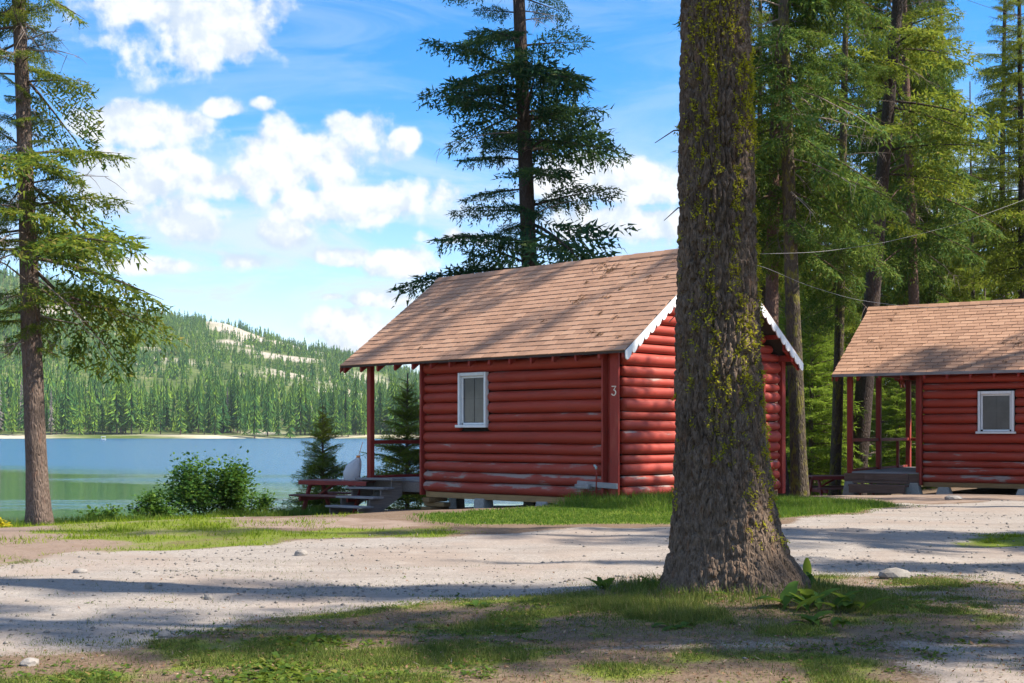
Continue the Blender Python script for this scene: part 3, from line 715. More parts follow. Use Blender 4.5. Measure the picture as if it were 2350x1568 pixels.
def window(parent, y0, y1, z0, z1, x):
    """white framed window in the long wall (faces -x)"""
    wn = bpy.data.objects.new('window', None); link(wn, parent); wn.location = (x, (y0 + y1) / 2, z0)
    wd, ht = y1 - y0, z1 - z0
    for s in (-1, 1): MB().box((0, s * (wd / 2 - 0.035), ht / 2), (0.10, 0.055, ht)).obj('frame', M['white'], wn, 0.006)
    MB().box((0, 0, ht - 0.035), (0.096, wd - 0.144, 0.07)).obj('frame', M['white'], wn, 0.006)
    MB().box((-0.02, 0, -0.03), (0.14, wd + 0.07, 0.055)).obj('sill', M['white'], wn, 0.006)
    for s in (-1, 1): MB().box((0.022, s * (wd / 2 - 0.092), ht / 2), (0.04, 0.04, ht - 0.08)).obj('sash', M['white'], wn, 0.004)
    MB().box((0.022, 0, ht - 0.092), (0.038, wd - 0.23, 0.04)).obj('sash', M['white'], wn, 0.004)
    MB().box((0.022, 0, 0.022), (0.038, wd - 0.23, 0.04)).obj('sash', M['white'], wn, 0.004)
    MB().box((0.040, 0, ht / 2), (0.012, wd - 0.15, ht - 0.10)).obj('screen', M['screen'], wn)
    MB().box((0.030, 0, ht * 0.5), (0.010, wd - 0.22, 0.018)).obj('muntin', M['screen'], wn)
    MB().box((0.0302, 0, ht / 2), (0.010, 0.018, ht - 0.12)).obj('muntin', M['screen'], wn)
    return wn

def cabin(name, label, loc, rz, W, L, PD, over_end, over_gable, eave_z, m, seed, win, near_end, door=None, fascia=False):
    """local frame: gable end along x at y=0, long wall along y at x=0 facing -x, porch beyond y=L"""
    rng = np.random.default_rng(seed)
    cb = thing(name, label, 'cabin', loc, rz)
    OV = 0.35; zr = eave_z + m * (W / 2 + OV)
    ztop = eave_z + m * OV - 0.10
    # --- logs of the long wall
    nrow = 14; hs_ = (ztop - 0.02) / nrow
    edges = np.cumsum(np.concatenate([[0], rng.uniform(0.78, 1.22, nrow)])); edges = edges / edges[-1] * (ztop - 0.02) + 0.02
    for side, x in ((0, 0.0), (1, W)):
        for i in range(nrow):
            z0, z1 = edges[i], edges[i + 1]; r = (z1 - z0) / 2 * 1.0; zc = (z0 + z1) / 2 + rng.uniform(-0.004, 0.004)
            segs = [(0.30, L - 0.03)]
            if side == 0 and win and zc + 0.05 > win[2] and zc - 0.05 < win[3]: segs = [(0.30, win[0] - 0.005), (win[1] + 0.005, L - 0.03)]
            for a, b in segs:
                o = mobj('log', log_mesh(rng, b - a, r, M['log'], 'y'), cb, (x, a, zc))
                low = max(0, 1 - i / 4.5); o.color = (1, 1, 1, 0.30 + 0.32 * low + 0.12 * rng.uniform(-1, 1))
    # --- logs of the gable end and of the porch wall
    ge = list(edges)
    while ge[-1] < zr - 0.25: ge.append(ge[-1] + hs_ * rng.uniform(0.9, 1.1))
    for end, y in ((0, 0.0), (1, L)):
        for i in range(len(ge) - 1):
            zc = (ge[i] + ge[i + 1]) / 2 + (0.02 if end == 0 else 0); r = (ge[i + 1] - ge[i]) / 2 * 1.0
            xa, xb = 0.0, W
            lim = (zr - 0.12 - (zc + r)) / m
            if lim < W / 2: xa, xb = W / 2 - lim, W / 2 + lim
            if xb - xa < 0.3: continue
            if end == 0: xa, xb = max(xa, -0.055), min(xb, W - 0.03)
            segs = [(xa, xb)]
            if end == 0 and door and zc < door[2]: segs = [(xa, door[0]), (door[1], xb)]
            if end == 1 and zc < 2.05: segs = [(max(xa, 0.1), 2.1), (3.05, min(xb, W - 0.1))]
            for a, b in segs:
                if b - a < 0.15: continue
                o = mobj('log', log_mesh(rng, b - a, r, M['logx'], 'x'), cb, (a, y, zc))
                o.color = (1, 1, 1, 0.33 + 0.14 * max(0, 1 - i / 3) + 0.10 * rng.uniform(-1, 1))
    # --- inside, floor, beams
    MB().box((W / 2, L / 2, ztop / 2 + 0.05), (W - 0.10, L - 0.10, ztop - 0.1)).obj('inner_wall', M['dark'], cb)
    MB().box((W / 2, L / 2, -0.02), (W - 0.02, L - 0.02, 0.10)).obj('floor', M['fir'], cb)
    MB().box((0.03, L / 2 + 0.1, -0.035), (0.16, L - 0.35, 0.115)).obj('sill_beam', M['fir'], cb, 0.008)
    MB().box((W - 0.03, L / 2, -0.04), (0.16, L - 0.3, 0.12)).obj('sill_beam', M['fir'], cb, 0.008)
    # --- corner boards
    MB().box((-0.105, 0.055, ztop / 2 - 0.02), (0.05, 0.20, ztop + 0.02)).obj('corner_board', M['trim'], cb, 0.006)
    MB().box((-0.085, 0.305, ztop / 2 - 0.02), (0.17, 0.045, ztop + 0.02)).obj('corner_board', M['trim'], cb, 0.006)
    MB().box((0.0, 0.20, ztop / 2 - 0.02), (0.06, 0.16, ztop)).obj('corner_fill', M['trim'], cb)
    MB().box((-0.07, L + 0.0, ztop / 2 - 0.02), (0.14, 0.055, ztop + 0.06)).obj('corner_board', M['trim'], cb, 0.006)
    MB().box((W + 0.04, -0.06, ztop / 2 - 0.02), (0.13, 0.12, ztop + 0.02)).obj('corner_board', M['trim'], cb, 0.006)
    if near_end:      # the house number, brushed on the corner board
        pts = [(-0.042, 0.075), (0.040, 0.075), (-0.006, 0.018), (0.020, 0.012), (0.038, -0.014), (0.034, -0.046), (0.008, -0.068), (-0.022, -0.064), (-0.042, -0.046)]
        wd = [0.016, 0.013, 0.012, 0.017, 0.021, 0.020, 0.017, 0.014, 0.020]
        mb = MB()
        for i in range(len(pts) - 1):
            (a, b), (c, d) = pts[i], pts[i + 1]; n_ = math.hypot(c - a, d - b); ux, uy = (c - a) / n_, (d - b) / n_; w0, w1 = wd[i] / 2, wd[i + 1] / 2
            e = 0.004
            mb.prism([(a - ux * e - uy * w0, b - uy * e + ux * w0), (a - ux * e + uy * w0, b - uy * e - ux * w0), (c + ux * e + uy * w1, d + uy * e - ux * w1), (c + ux * e - uy * w1, d + uy * e + ux * w1)], 'x', -0.003 - 0.0004 * i, 0.002)
        # reads left to right for someone facing the wall: mirror along y
        mb.v = [(x, -y * 1.15, z * 1.15) for x, y, z in mb.v]
        tag(mb.obj('house_number', M['num'], cb, loc=(-0.131, 0.055, 2.02)), 'white painted number 3')
    if win: window(cb, *win, -0.075)
    if door:
        dr = MB().box(((door[0] + door[1]) / 2, -0.02, door[2] / 2), (door[1] - door[0] - 0.10, 0.05, door[2] - 0.05)).obj('door', M['trim'], cb, 0.006)
        MB().tube([(door[1] - 0.16, -0.06, 1.0), (door[1] - 0.16, -0.11, 1.0)], [0.02, 0.03], 8).obj('door_knob', M['metal'], dr)
        for xx in (door[0] + 0.02, door[1] - 0.02): MB().box((xx, -0.05, door[2] / 2), (0.06, 0.14, door[2])).obj('door_frame', M['trim'], cb, 0.005)
    MB().box((2.575, L + 0.0, 1.15), (0.90, 0.08, 1.95)).obj('porch_door', M['trim'], cb, 0.005)
    # --- roof
    y0, y1 = -over_gable, L + PD + over_end
    roof = bpy.data.objects.new('roof', None); link(roof, cb)
    th = 0.045
    for s in (0, 1):
        ex, rx_ = (-OV, W / 2) if s == 0 else (W + OV, W / 2)
        MB().prism([(ex, eave_z - th), (ex, eave_z), (rx_, zr), (rx_, zr - th)], 'y', y0 + 0.01, y1 - 0.01).obj('roof_board', M['under'], roof)
    slope = math.hypot(W / 2 + OV, zr - eave_z); ang = math.atan(m)
    rows = 22; exp_ = slope / rows; tabw = 0.305; tl = exp_ * 1.12
    tab = MB(); tab.prism([(-0.012, 0.0), (-0.012, 0.016), (tl, 0.004), (tl, 0.0)], 'y', 0.007, tabw - 0.007); tabm = tab.mesh('shingle', M['shingle'])
    allt = []
    for i in range(rows):
        off = (i % 3) * tabw / 3 + rng.uniform(-0.012, 0.012)
        y = y0 - off
        while y < y1:
            a, b = max(y, y0 - 0.015), min(y + tabw, y1 + 0.015)
            if b - a > 0.04: allt.append((i, a, b))
            y += tabw
    allt.sort(key=lambda q: (0 if near_end else 1) * 0 + math.hypot(q[1] - (0 if near_end else 5.4), 0.9 * q[0] * exp_))
    rest = MB()
    for n_, (i, a, b) in enumerate(allt):
        s0 = i * exp_; px_, pz_ = -OV + s0 * math.cos(ang), eave_z + s0 * math.sin(ang) + 0.003
        jit = rng.uniform(-0.004, 0.004); lift = rng.uniform(0, 0.004)
        if n_ < 300:
            o = mobj('shingle', tabm, roof, (px_ + jit, a, pz_ + lift), (0, -ang, 0))
            if abs((b - a) - tabw) > 0.01: o.scale = (1, (b - a) / tabw, 1)
        else:
            k0 = len(rest.v); c_, s_ = math.cos(ang), math.sin(ang)
            for (ly) in (a + 0.007, b - 0.007):
                for (lx, lz) in ((-0.012, 0.0), (-0.012, 0.016), (tl, 0.004), (tl, 0.0)):
                    rest.v.append((px_ + jit + lx * c_ - lz * s_, ly, pz_ + lift + lx * s_ + lz * c_))
            rest.f += [tuple(k0 + j for j in q) for q in ((3, 2, 1, 0), (4, 5, 6, 7), (0, 1, 5, 4), (1, 2, 6, 5), (2, 3, 7, 6), (3, 0, 4, 7))]
    tag(rest.obj('shingle_field', M['shingle'], roof), kind='stuff')
    # far slope: plain courses
    mb = MB()
    for i in range(rows):
        s0 = i * exp_; px_, pz_ = W + OV - s0 * math.cos(ang), eave_z + s0 * math.sin(ang)
        mb.prism([(px_ + 0.01, pz_ + 0.002), (px_ + 0.01, pz_ + 0.016), (px_ - tl * math.cos(ang), pz_ + tl * math.sin(ang) + 0.005), (px_ - tl * math.cos(ang), pz_ + tl * math.sin(ang) + 0.002)], 'y', y0 - 0.012, y1 + 0.012)
    tag(mb.obj('shingle_course', M['shingle'], roof), kind='stuff')
    # ridge caps
    cap = MB(); cap.prism([(-0.14, -0.14 * m + 0.012), (0, 0.016), (0.14, -0.14 * m + 0.012), (0.14, -0.14 * m + 0.020), (0, 0.030), (-0.14, -0.14 * m + 0.020)], 'y', 0, 0.30); capm = cap.mesh('ridge_cap', M['shingle'])
    y = y0 - 0.01
    while y < y1 - 0.15:
        mobj('ridge_cap', capm, roof, (W / 2, y, zr + 0.008 + rng.uniform(0, 0.006)), (0.02, 0, 0)); y += 0.27
    # needle litter on the shingles
    lit = []
    for _ in range(26):
        a = rng.uniform(0.3, slope - 0.3); yy = rng.uniform(y0 + 0.2, y1 - 0.5) if rng.uniform() < 0.4 else rng.uniform(y0 + 0.2, y0 + 3.0)
        s_ = rng.uniform(0.4, 1.0) * (1.0 if rng.uniform() < 0.75 else 2.0)
        for _k in range(int(14 * s_ + 4)):
            px_, py_ = a + rng.normal(0, 0.05 * s_), yy + rng.normal(0, 0.06 * s_); dd = rng.normal(0, 1, 3); dd /= np.linalg.norm(dd); dd[2] = abs(dd[2]) * 0.5
            P0 = np.array((-OV + px_ * math.cos(ang), py_, eave_z + px_ * math.sin(ang) + 0.03)); d2 = np.array((dd[0] * math.cos(ang), dd[1], dd[0] * math.sin(ang) + dd[2])) * 0.05 * (0.6 + s_ * 0.4)
            lit += [P0 - d2, P0 + d2, P0 + np.array((0, 0.012, 0.012))]
    lit = np.array(lit)
    tag(mobj('needle_litter', np_mesh('needle_litter', lit, [np.arange(len(lit)).reshape(-1, 3)], M['litter']), roof), kind='stuff')
    # rafter tails
    for sd in (0, 1):
        y = y0 + 0.05
        kk = 0
        while y < y1:
            ex, dx = (-OV + 0.03, 1) if sd == 0 else (W + OV - 0.03, -1)
            zb = eave_z - th - 0.002
            xx1 = ex + dx * (OV + 0.25)
            MB().prism([(ex, zb + 0.03 * m), (ex, zb - 0.10 + 0.03 * m), (ex + dx * 0.025, zb - 0.15 + 0.05 * m), (xx1, zb - 0.17 + (OV + 0.28) * m), (xx1, zb + (OV + 0.28) * m)], 'y', y, y + 0.05).obj('rafter', M['trim'], cb)
            kk += 1; y += (y1 - y0 - 0.16) / 14.0
    if fascia:
        MB().box((-OV - 0.012, (y0 + y1) / 2, eave_z - 0.02), (0.022, y1 - y0, 0.07)).obj('fascia', M['grey'], cb)
    # scalloped barge boards on the gable end
    def barge(yy, nm, mat, scal):
        for s in (1, -1):
            prof = []
            n_ = 17; tot = slope + 0.02
            up = [(0.0, 0.0), (tot, 0.0)]
            lo = [(tot, -0.06)]
            if scal:
                for k in range(n_ - 1, -1, -1):
                    for j in range(7):
                        a = math.pi * (1 - j / 6.0); c0 = (k + 0.5) * tot / n_; rr = tot / n_ / 2
                        lo.append((c0 - math.cos(a) * rr, -0.085 - math.sin(a) * rr * 1.0))
            else: lo.append((0, -0.14))
            pl = up + lo
            P_ = []
            for (q, h_) in pl:
                xx = -OV + q * math.cos(ang) - 0 * h_; zz = eave_z - 0.012 + q * math.sin(ang) + h_ * 1.05
                P_.append((xx if s == 1 else W - xx, zz))
            MB().prism(P_, 'y', yy, yy + 0.022).obj(nm, mat, cb)
    barge(y0 - 0.022, 'scalloped_bargeboard', M['white'], True)
    barge(y1, 'bargeboard', M['trim'], False)
    for xx in (0.0, W):   # plates under the gable overhang
        MB().box((xx, -over_gable / 2, eave_z + m * OV - 0.17), (0.12, over_gable - 0.04, 0.13)).obj('plate_end', M['trim'], cb, 0.005)
    for s_ in (0.28, 0.62, 0.95):
        for q in (1, -1):
            xx = -OV + s_ * (W / 2 + OV); zz = eave_z + m * s_ * (W / 2 + OV) - 0.10
            MB().box((xx if q == 1 else W - xx, -over_gable / 2 + 0.02, zz), (0.06, over_gable - 0.06, 0.09)).obj('lookout', M['trim'], cb)
    # --- porch
    zd = 0.25; Py = L + PD
    nb = 12
    for k in range(nb):
        wdb = W / nb
        MB().box((wdb * (k + 0.5), L + 0.06 + (PD - 0.02) / 2, zd - 0.02 + rng.uniform(-0.003, 0.003)), (wdb - 0.012, PD - 0.06, 0.04)).obj('deck_board', M['grey'], cb, 0.004)
    MB().box((-0.03, L + PD / 2 + 0.05, zd - 0.15), (0.05, PD + 0.02, 0.21)).obj('rim_joist', M['greyx'] if near_end else M['brown'], cb, 0.005)
    MB().box((W / 2, Py + 0.06, zd - 0.15), (W - 0.02, 0.05, 0.21)).obj('rim_joist', M['trim'], cb, 0.005)
    for xx in (0.06, 0.46 * W, W - 0.06):
        MB().box((xx, Py - 0.05, (zd + eave_z - 0.06) / 2 + 0.02), (0.13, 0.13, eave_z - zd - 0.08 + (0.14 if 0 < xx < W else 0))).obj('porch_post', M['trim'], cb, 0.012)
    for xx in (0.06, W - 0.06):
        MB().box((xx, L + PD / 2 + 0.12, ztop + 0.0), (0.10, PD + 0.45, 0.16)).obj('porch_beam', M['trim'], cb, 0.006)
    MB().box((W / 2, Py - 0.05, ztop + 0.02), (W - 0.3, 0.10, 0.16)).obj('porch_beam', M['trim'], cb, 0.006)
    MB().box((0.06, L + 0.10, (zd + ztop) / 2), (0.12, 0.10, ztop - zd)).obj('porch_post', M['trim'], cb, 0.008)
    MB().box((W / 2, Py - 0.05, 1.05), (W - 0.2, 0.05, 0.085)).obj('rail', M['trim'], cb, 0.008)
    MB().box((W / 2, Py - 0.02, zd + 0.03), (W - 0.2, 0.05, 0.06)).obj('rail', M['trim'], cb, 0.006)
    MB().box((W - 0.06, L + PD / 2, 1.045), (0.05, PD - 0.25, 0.085)).obj('rail', M['trim'], cb, 0.008)
    for xx in (0.79 * W,): MB().box((xx, Py - 0.05, (zd + 1.0) / 2), (0.085, 0.075, 1.0 - zd)).obj('baluster', M['trim'], cb, 0.006)
    # porch gable boarding under the roof
    return cb

def pier(parent, x, y, z0, z1, b=0.42, t_=0.24, name='concrete_pier'):
    mb = MB(); n = len(mb.v)
    for z, s in ((z0, b), (z1, t_)):
        for dx, dy in ((-1, -1), (1, -1), (1, 1), (-1, 1)): mb.v.append((x + dx * s / 2, y + dy * s / 2, z))
    mb.f = [(0, 3, 2, 1), (4, 5, 6, 7), (0, 1, 5, 4), (1, 2, 6, 5), (2, 3, 7, 6), (3, 0, 4, 7)]
    return mb.obj(name, M['concrete'], parent, 0.012)

C1 = (1.99, 23.6, 0.03); RZ1 = math.atan2(0.72, 0.69)
cab1 = cabin('log_cabin', 'red log cabin with white scalloped gable and number 3, porch facing the lake', C1, RZ1, 5.3, 5.3, 1.9, 0.50, 0.38, 2.74, 0.727, 21, (3.37, 4.19, 1.42, 2.48), True, door=(3.55, 4.62, 2.3))
RZ2 = R(57); U2 = (-math.sin(RZ2), math.cos(RZ2))
C2 = (10.10 - 5.3 * U2[0], 31.8 - 5.3 * U2[1], 0.05)
cab2 = cabin('log_cabin', 'red log cabin among the trees at the right edge, porch with steps and concrete piers', C2, RZ2, 5.3, 5.3, 1.87, 0.27, 0.38, 2.70, 0.64, 22, (3.11, 3.95, 1.27, 2.23), False, fascia=True)

def c_local(c, rz, x, y): return c[0] + x * math.cos(rz) - y * math.sin(rz), c[1] + x * math.sin(rz) + y * math.cos(rz)
def gl(c, rz, x, y): return Hs(*c_local(c, rz, x, y)) - c[2]

# under the first cabin: timber crib, blocks, piers
zb = gl(C1, RZ1, 0.1, 5.1)
for k, (dx, dy, w_, l_, h_) in enumerate([(0.05, 5.05, 0.5, 0.22, 0.09), (0.05, 4.98, 0.20, 0.62, 0.10), (0.08, 5.08, 0.55, 0.30, 0.09)]):
    MB().box((dx, dy, -0.145 - 0.095 * k), (w_, l_, 0.088), rz=0.05 * (k - 1)).obj('crib_timber', M['fir'], cab1, 0.008)
pier(cab1, 0.05, 5.15, zb - 0.1, -0.385, 0.55, 0.5, 'concrete_block'); 
for (x, y, b) in ((0.05, 3.6, 0.34), (0.05, 1.9, 0.34), (2.6, 4.6, 0.36), (2.6, 2.5, 0.36), (5.2, 4.6, 0.36), (5.2, 2.2, 0.36), (5.2, 0.3, 0.36), (2.6, 0.4, 0.36), (0.1, 7.05, 0.3), (2.6, 7.05, 0.3), (5.2, 7.05, 0.3)):
    pier(cab1, x, y, gl(C1, RZ1, x, y) - 0.15, -0.07 if y < 6 else 0.0, b, b * 0.8)
MB().box((2.65, 7.0, -0.06), (5.0, 0.14, 0.16)).obj('porch_joist', M['fir'], cab1)
# porch steps of the first cabin
stp = bpy.data.objects.new('porch_steps', None); link(stp, cab1); stp.location = (-0.10, 6.42, 0.25); stp.rotation_euler = (0, 0, R(-4))
g_st = gl(C1, RZ1, -1.2, 6.4)
n_t = 4; rise = (0.25 - 0.0 - (g_st)) / (n_t + 0.15) ; run = 0.285
for k in range(n_t):
    xk = -0.18 - run * k; zk = 0.01 - rise * k
    MB().box((xk, 0.0 - 0.02 * k, zk), (0.36 if k == 0 else 0.29, 1.36, 0.042), rx=R(-1.0)).obj('tread', M['grey'], stp, 0.005)
for yy in (-0.52, 0.52):
    pts = [(0.0, -0.02)]
    for k in range(n_t):
        pts += [(-0.32 - run * k + 0.05, -0.016 - rise * k), (-0.32 - run * k + 0.05, -0.016 - rise * (k + 1))]
    pts += [(-0.27 - run * (n_t - 1), -rise * n_t - 0.10), (-0.27 - run * (n_t - 1) + 0.33, -rise * n_t - 0.06), (0.0, -0.34)]
    MB().prism(pts, 'y', yy - 0.02, yy + 0.02).obj('stringer', M['greyx'], stp)

# second cabin: piers and low steps
for (x, y) in ((-0.02, 7.08), (-0.02, 5.48), (-0.02, 4.75), (-0.02, 2.9), (-0.02, 0.8), (2.6, 7.05), (5.25, 7.05), (5.25, 5.0), (5.25, 2.5)):
    pier(cab2, x, y, gl(C2, RZ2, x, y) - 0.1, (0.0 if y > 5.3 else -0.09), 0.40, 0.24)
st2 = bpy.data.objects.new('porch_steps', None); link(st2, cab2); st2.location = (-0.06, 6.15, 0)
MB().box((-0.03, 0.0, 0.12), (0.05, 1.1, 0.16)).obj('riser', M['brown'], st2, 0.005)
MB().box((-0.22, 0.08, 0.005), (0.32, 1.34, 0.05)).obj('tread', M['brown'], st2, 0.005)
MB().box((-0.52, 0.05, -0.065), (0.32, 1.42, 0.05)).obj('tread', M['brown'], st2, 0.005)
MB().box((-0.66, 0.05, -0.17), (0.045, 1.38, 0.16)).obj('riser', M['brown'], st2, 0.005)
MB().box((-1.0, -0.05, gl(C2, RZ2, -1.0, 6.1) + 0.04), (0.36, 0.95, 0.10)).obj('foot_board', M['brown'], st2, 0.01)
# tap pipe and board at the corner of the first cabin
mb = MB(); mb.tube([(-0.19, 0.42, -0.15), (-0.19, 0.42, 0.60), (-0.19, 0.43, 0.635), (-0.17, 0.47, 0.65), (-0.13, 0.52, 0.65)], 0.016, 8); tp_ = tag(mb.obj('tap_pipe', M['trim'], cab1, smooth=True), 'thin standpipe with bent top at the cabin corner')
MB().tube([(-0.19, 0.425, 0.585), (-0.19, 0.43, 0.63), (-0.17, 0.47, 0.652), (-0.12, 0.53, 0.652)], 0.024, 8).obj('pipe_elbow', M['metal'], tp_, smooth=True)
MB().box((-0.17, 0.42, 0.30), (0.05, 0.95, 0.10), rx=R(2)).obj('pipe_bracket', M['grey'], cab1, 0.006)
MB().box((-0.22, 0.72, 0.265), (0.10, 0.34, 0.08)).obj('pipe_bracket', M['grey'], cab1, 0.006)
# iron lamp bracket sticking out of the gable
MB().tube([(2.15, -0.10, 2.72), (1.75, -0.42, 2.58)], 0.018, 6).obj('iron_bracket', M['iron'], cab1)

# ------------------------------------------------------------------ picnic tables
def picnic_table(label, loc, rz, L=1.9):
    t_ = thing('picnic_table', label, 'picnic table', loc, rz, 'picnic tables by the cabin porches')
    for k in range(5): MB().box((0, -0.30 + 0.15 * k, 0.735), (L, 0.14, 0.04)).obj('top_board', M['tabletop'], t_, 0.005)
    for s in (-1, 1):
        MB().box((0, s * 0.62, 0.43), (L, 0.24, 0.04)).obj('bench_seat', M['tabletop'], t_, 0.005)
        MB().box((s * (L / 2 - 0.28), 0, 0.67), (0.045, 0.72, 0.09)).obj('top_brace', M['table'], t_, 0.005)
        MB().box((s * (L / 2 - 0.28), 0, 0.36), (0.046, 1.46, 0.10)).obj('bench_beam', M['table'], t_, 0.005)
        for q in (-1, 1): MB().bar((s * (L / 2 - 0.23), q * 0.22, 0.71), (s * (L / 2 - 0.23), q * 0.56, -0.02), 0.045, 0.11, up=(0, 1, 0)).obj('leg', M['table'], t_, 0.005)
        MB().bar((s * (L / 2 - 0.28), 0, 0.40), (s * 0.12, 0, 0.70), 0.09, 0.04).obj('diagonal_brace', M['table'], t_)
        MB().box((0, s * 0.385, 0.70), (L - 0.02, 0.02, 0.09)).obj('apron', M['table'], t_, 0.003)
    return t_
p = at(760, 1185, 28.6); picnic_table('dark red picnic table beside the porch steps, lake behind it', (p[0] + 0.22, 28.7, -0.52), R(-26), 1.8)
p = at(1930, 1118, 34.6); picnic_table('dark red picnic table with grey top left of the right cabin porch', (p[0], 34.6, Hs(p[0], 34.6) + 0.02), R(8), 1.9)

# ------------------------------------------------------------------ rubbish bag on the porch post
bx, by = c_local(C1, RZ1, -0.10, 7.42)
bag = thing('rubbish_bag', 'white plastic rubbish bag with orange tie hanging at the porch post', 'rubbish bag', (bx - 0.06, by - 0.02, 0.02))
prof = [(-0.02, 0.015, -0.09), (0.04, 0.05, -0.08), (0.13, 0.11, -0.07), (0.26, 0.175, -0.06), (0.40, 0.19, -0.05), (0.53, 0.16, -0.01), (0.63, 0.105, 0.04), (0.70, 0.055, 0.075), (0.735, 0.028, 0.085), (0.77, 0.05, 0.09)]
n = 20; v = []
for (z, r, ox) in prof:
    for k in range(n):
        th = 2 * math.pi * k / n; wob = 1 + 0.10 * math.sin(th * 5 + z * 9) * (0.4 + z) + 0.06 * math.sin(th * 9 - z * 14)
        v.append((ox + math.cos(th) * r * wob, math.sin(th) * r * wob * 0.85, z))
f = [(i * n + k, i * n + (k + 1) % n, (i + 1) * n + (k + 1) % n, (i + 1) * n + k) for i in range(len(prof) - 1) for k in range(n)]
mb = MB(); mb.v = v; mb.f = f + [tuple(range(n))]; mb.obj('bag_body', M['bag'], bag, smooth=True)
mb = MB(); mb.tube([(0.085, 0, 0.715), (0.085, 0, 0.755)], 0.045, 10); mb.obj('tie', M['orange'], bag, smooth=True)
mb = MB(); mb.tube([(0.09, 0, 0.75), (0.18, 0.03, 1.06)], 0.006, 5); mb.obj('string', M['orange'], bag)

# ------------------------------------------------------------------ dark shed beyond the right cabin
sp_ = at(2140, 1075, 47.0)
sh = thing('open_shed', 'dark shed roof seen through the porch of the right cabin', 'shed', (sp_[0], 47.0, Hs(sp_[0], 47.0)), R(-12))
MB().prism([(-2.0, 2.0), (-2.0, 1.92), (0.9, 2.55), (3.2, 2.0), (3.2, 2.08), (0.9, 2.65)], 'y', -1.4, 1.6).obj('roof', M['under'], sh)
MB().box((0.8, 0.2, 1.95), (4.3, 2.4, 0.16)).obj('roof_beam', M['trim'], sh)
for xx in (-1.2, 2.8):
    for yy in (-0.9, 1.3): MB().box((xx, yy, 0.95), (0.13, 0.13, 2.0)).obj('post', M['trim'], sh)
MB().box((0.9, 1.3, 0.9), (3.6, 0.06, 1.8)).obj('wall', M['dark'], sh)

# ------------------------------------------------------------------ conifers
def spray(rng, L=2.2, dens=1.0, leaf=0.115, wid=0.034, lat=0.42, hang=0.5, start=0.16):
    """one fir bough along +x: list of leaf quads (n,4,3); also returns lateral twig lines"""
    C, Dv, Ln = [], [], []
    x = start * L; side = 1
    step = 0.085 / dens
    while x < L:
        f = x / L; side = -side
        l = L * lat * (1 - f ** 1.6) * rng.uniform(0.55, 1.1) + 0.10
        a = math.radians(rng.uniform(42, 68)) * side
        dr = -hang * rng.uniform(0.1, 0.5)
        dvec = np.array([math.cos(a), math.sin(a), dr]); dvec /= np.linalg.norm(dvec)
        o = np.array([x, 0, 0.06 * math.sin(f * 5)]); s = 0.05; sd = 1
        while s < l:
            sd = -sd; p = o + dvec * s + np.array([0, 0, -hang * 0.25 * (s / L) ** 2 * L])
            b = a + math.radians(rng.uniform(25, 60)) * sd
            tw = np.array([math.cos(b), math.sin(b), rng.uniform(-0.8, 0.35) * (0.4 + hang)]); tw /= np.linalg.norm(tw)
            nn = rng.integers(1, 4) if s < l * 0.8 else 2
            for q in range(nn):
                C.append(p + tw * (leaf * (0.45 + 0.75 * q))); Dv.append(tw + rng.normal(0, 0.22, 3)); Ln.append(leaf * rng.uniform(0.75, 1.3))
            if rng.uniform() < 0.45 * hang + 0.08:      # a hanging branchlet
                hd = np.array([math.cos(b) * 0.35, math.sin(b) * 0.35, -1.0]) + rng.normal(0, 0.25, 3); hd /= np.linalg.norm(hd)
                for q in range(int(rng.integers(2, 5))):
                    C.append(p + hd * (leaf * (0.5 + 0.75 * q)) + rng.normal(0, 0.012, 3)); Dv.append(hd + rng.normal(0, 0.35, 3)); Ln.append(leaf * rng.uniform(0.7, 1.15))
            s += 0.075 / dens
        C.append(o + dvec * l); Dv.append(dvec); Ln.append(leaf * 1.2)
        x += step * rng.uniform(0.7, 1.3)
    C = np.array(C); Dv = np.array(Dv); Ln = np.array(Ln); Dv /= np.linalg.norm(Dv, axis=1)[:, None]
    up = np.array([0, 0, 1.0]) + rng.normal(0, 0.55, Dv.shape); S = np.cross(Dv, up); S /= np.linalg.norm(S, axis=1)[:, None] + 1e-9
    U = np.cross(S, Dv)
    h = Ln[:, None] * 0.5; wd = (wid * rng.uniform(0.7, 1.3, len(Ln)))[:, None] * 0.5
    q = np.stack([C - Dv * h * 0.7 - S * wd, C - Dv * h * 0.7 + S * wd, C + Dv * h * 1.2 + U * wd * 0.5], 1)
    return q.astype(np.float32)

rs = np.random.default_rng(5)
SPRAYS = [spray(rs, 2.2, 1.42, wid=0.044, hang=0.40, lat=0.50) for _ in range(6)]
SPRAYS_THIN = [spray(rs, 2.2, 1.30, leaf=0.135, wid=0.046, hang=0.9, lat=0.42) for _ in range(5)]
SPRAYS_FAR = [spray(rs, 2.2, 0.95, leaf=0.16, wid=0.062, hang=0.7, lat=0.48) for _ in range(5)]
SPRAYS_YOUNG = [spray(rs, 1.4, 1.5, leaf=0.095, wid=0.032, hang=0.15, lat=0.5, start=0.05) for _ in range(5)]

def place(q, base, azim, pitch, s, droop, roll=0.0):
    """bend a spray downward, scale, pitch, turn and move it"""
    p = q.reshape(-1, 3) * s
    p = p.copy(); p[:, 2] -= droop * p[:, 0] ** 2
    cr, sr = math.cos(roll), math.sin(roll); y = p[:, 1] * cr - p[:, 2] * sr; z = p[:, 1] * sr + p[:, 2] * cr
    cp, sp2 = math.cos(pitch), math.sin(pitch); x = p[:, 0] * cp - z * sp2; z = p[:, 0] * sp2 + z * cp
    ca_, sa = math.cos(azim), math.sin(azim)
    return np.stack([x * ca_ - y * sa + base[0], x * sa + y * ca_ + base[1], z + base[2]], 1)

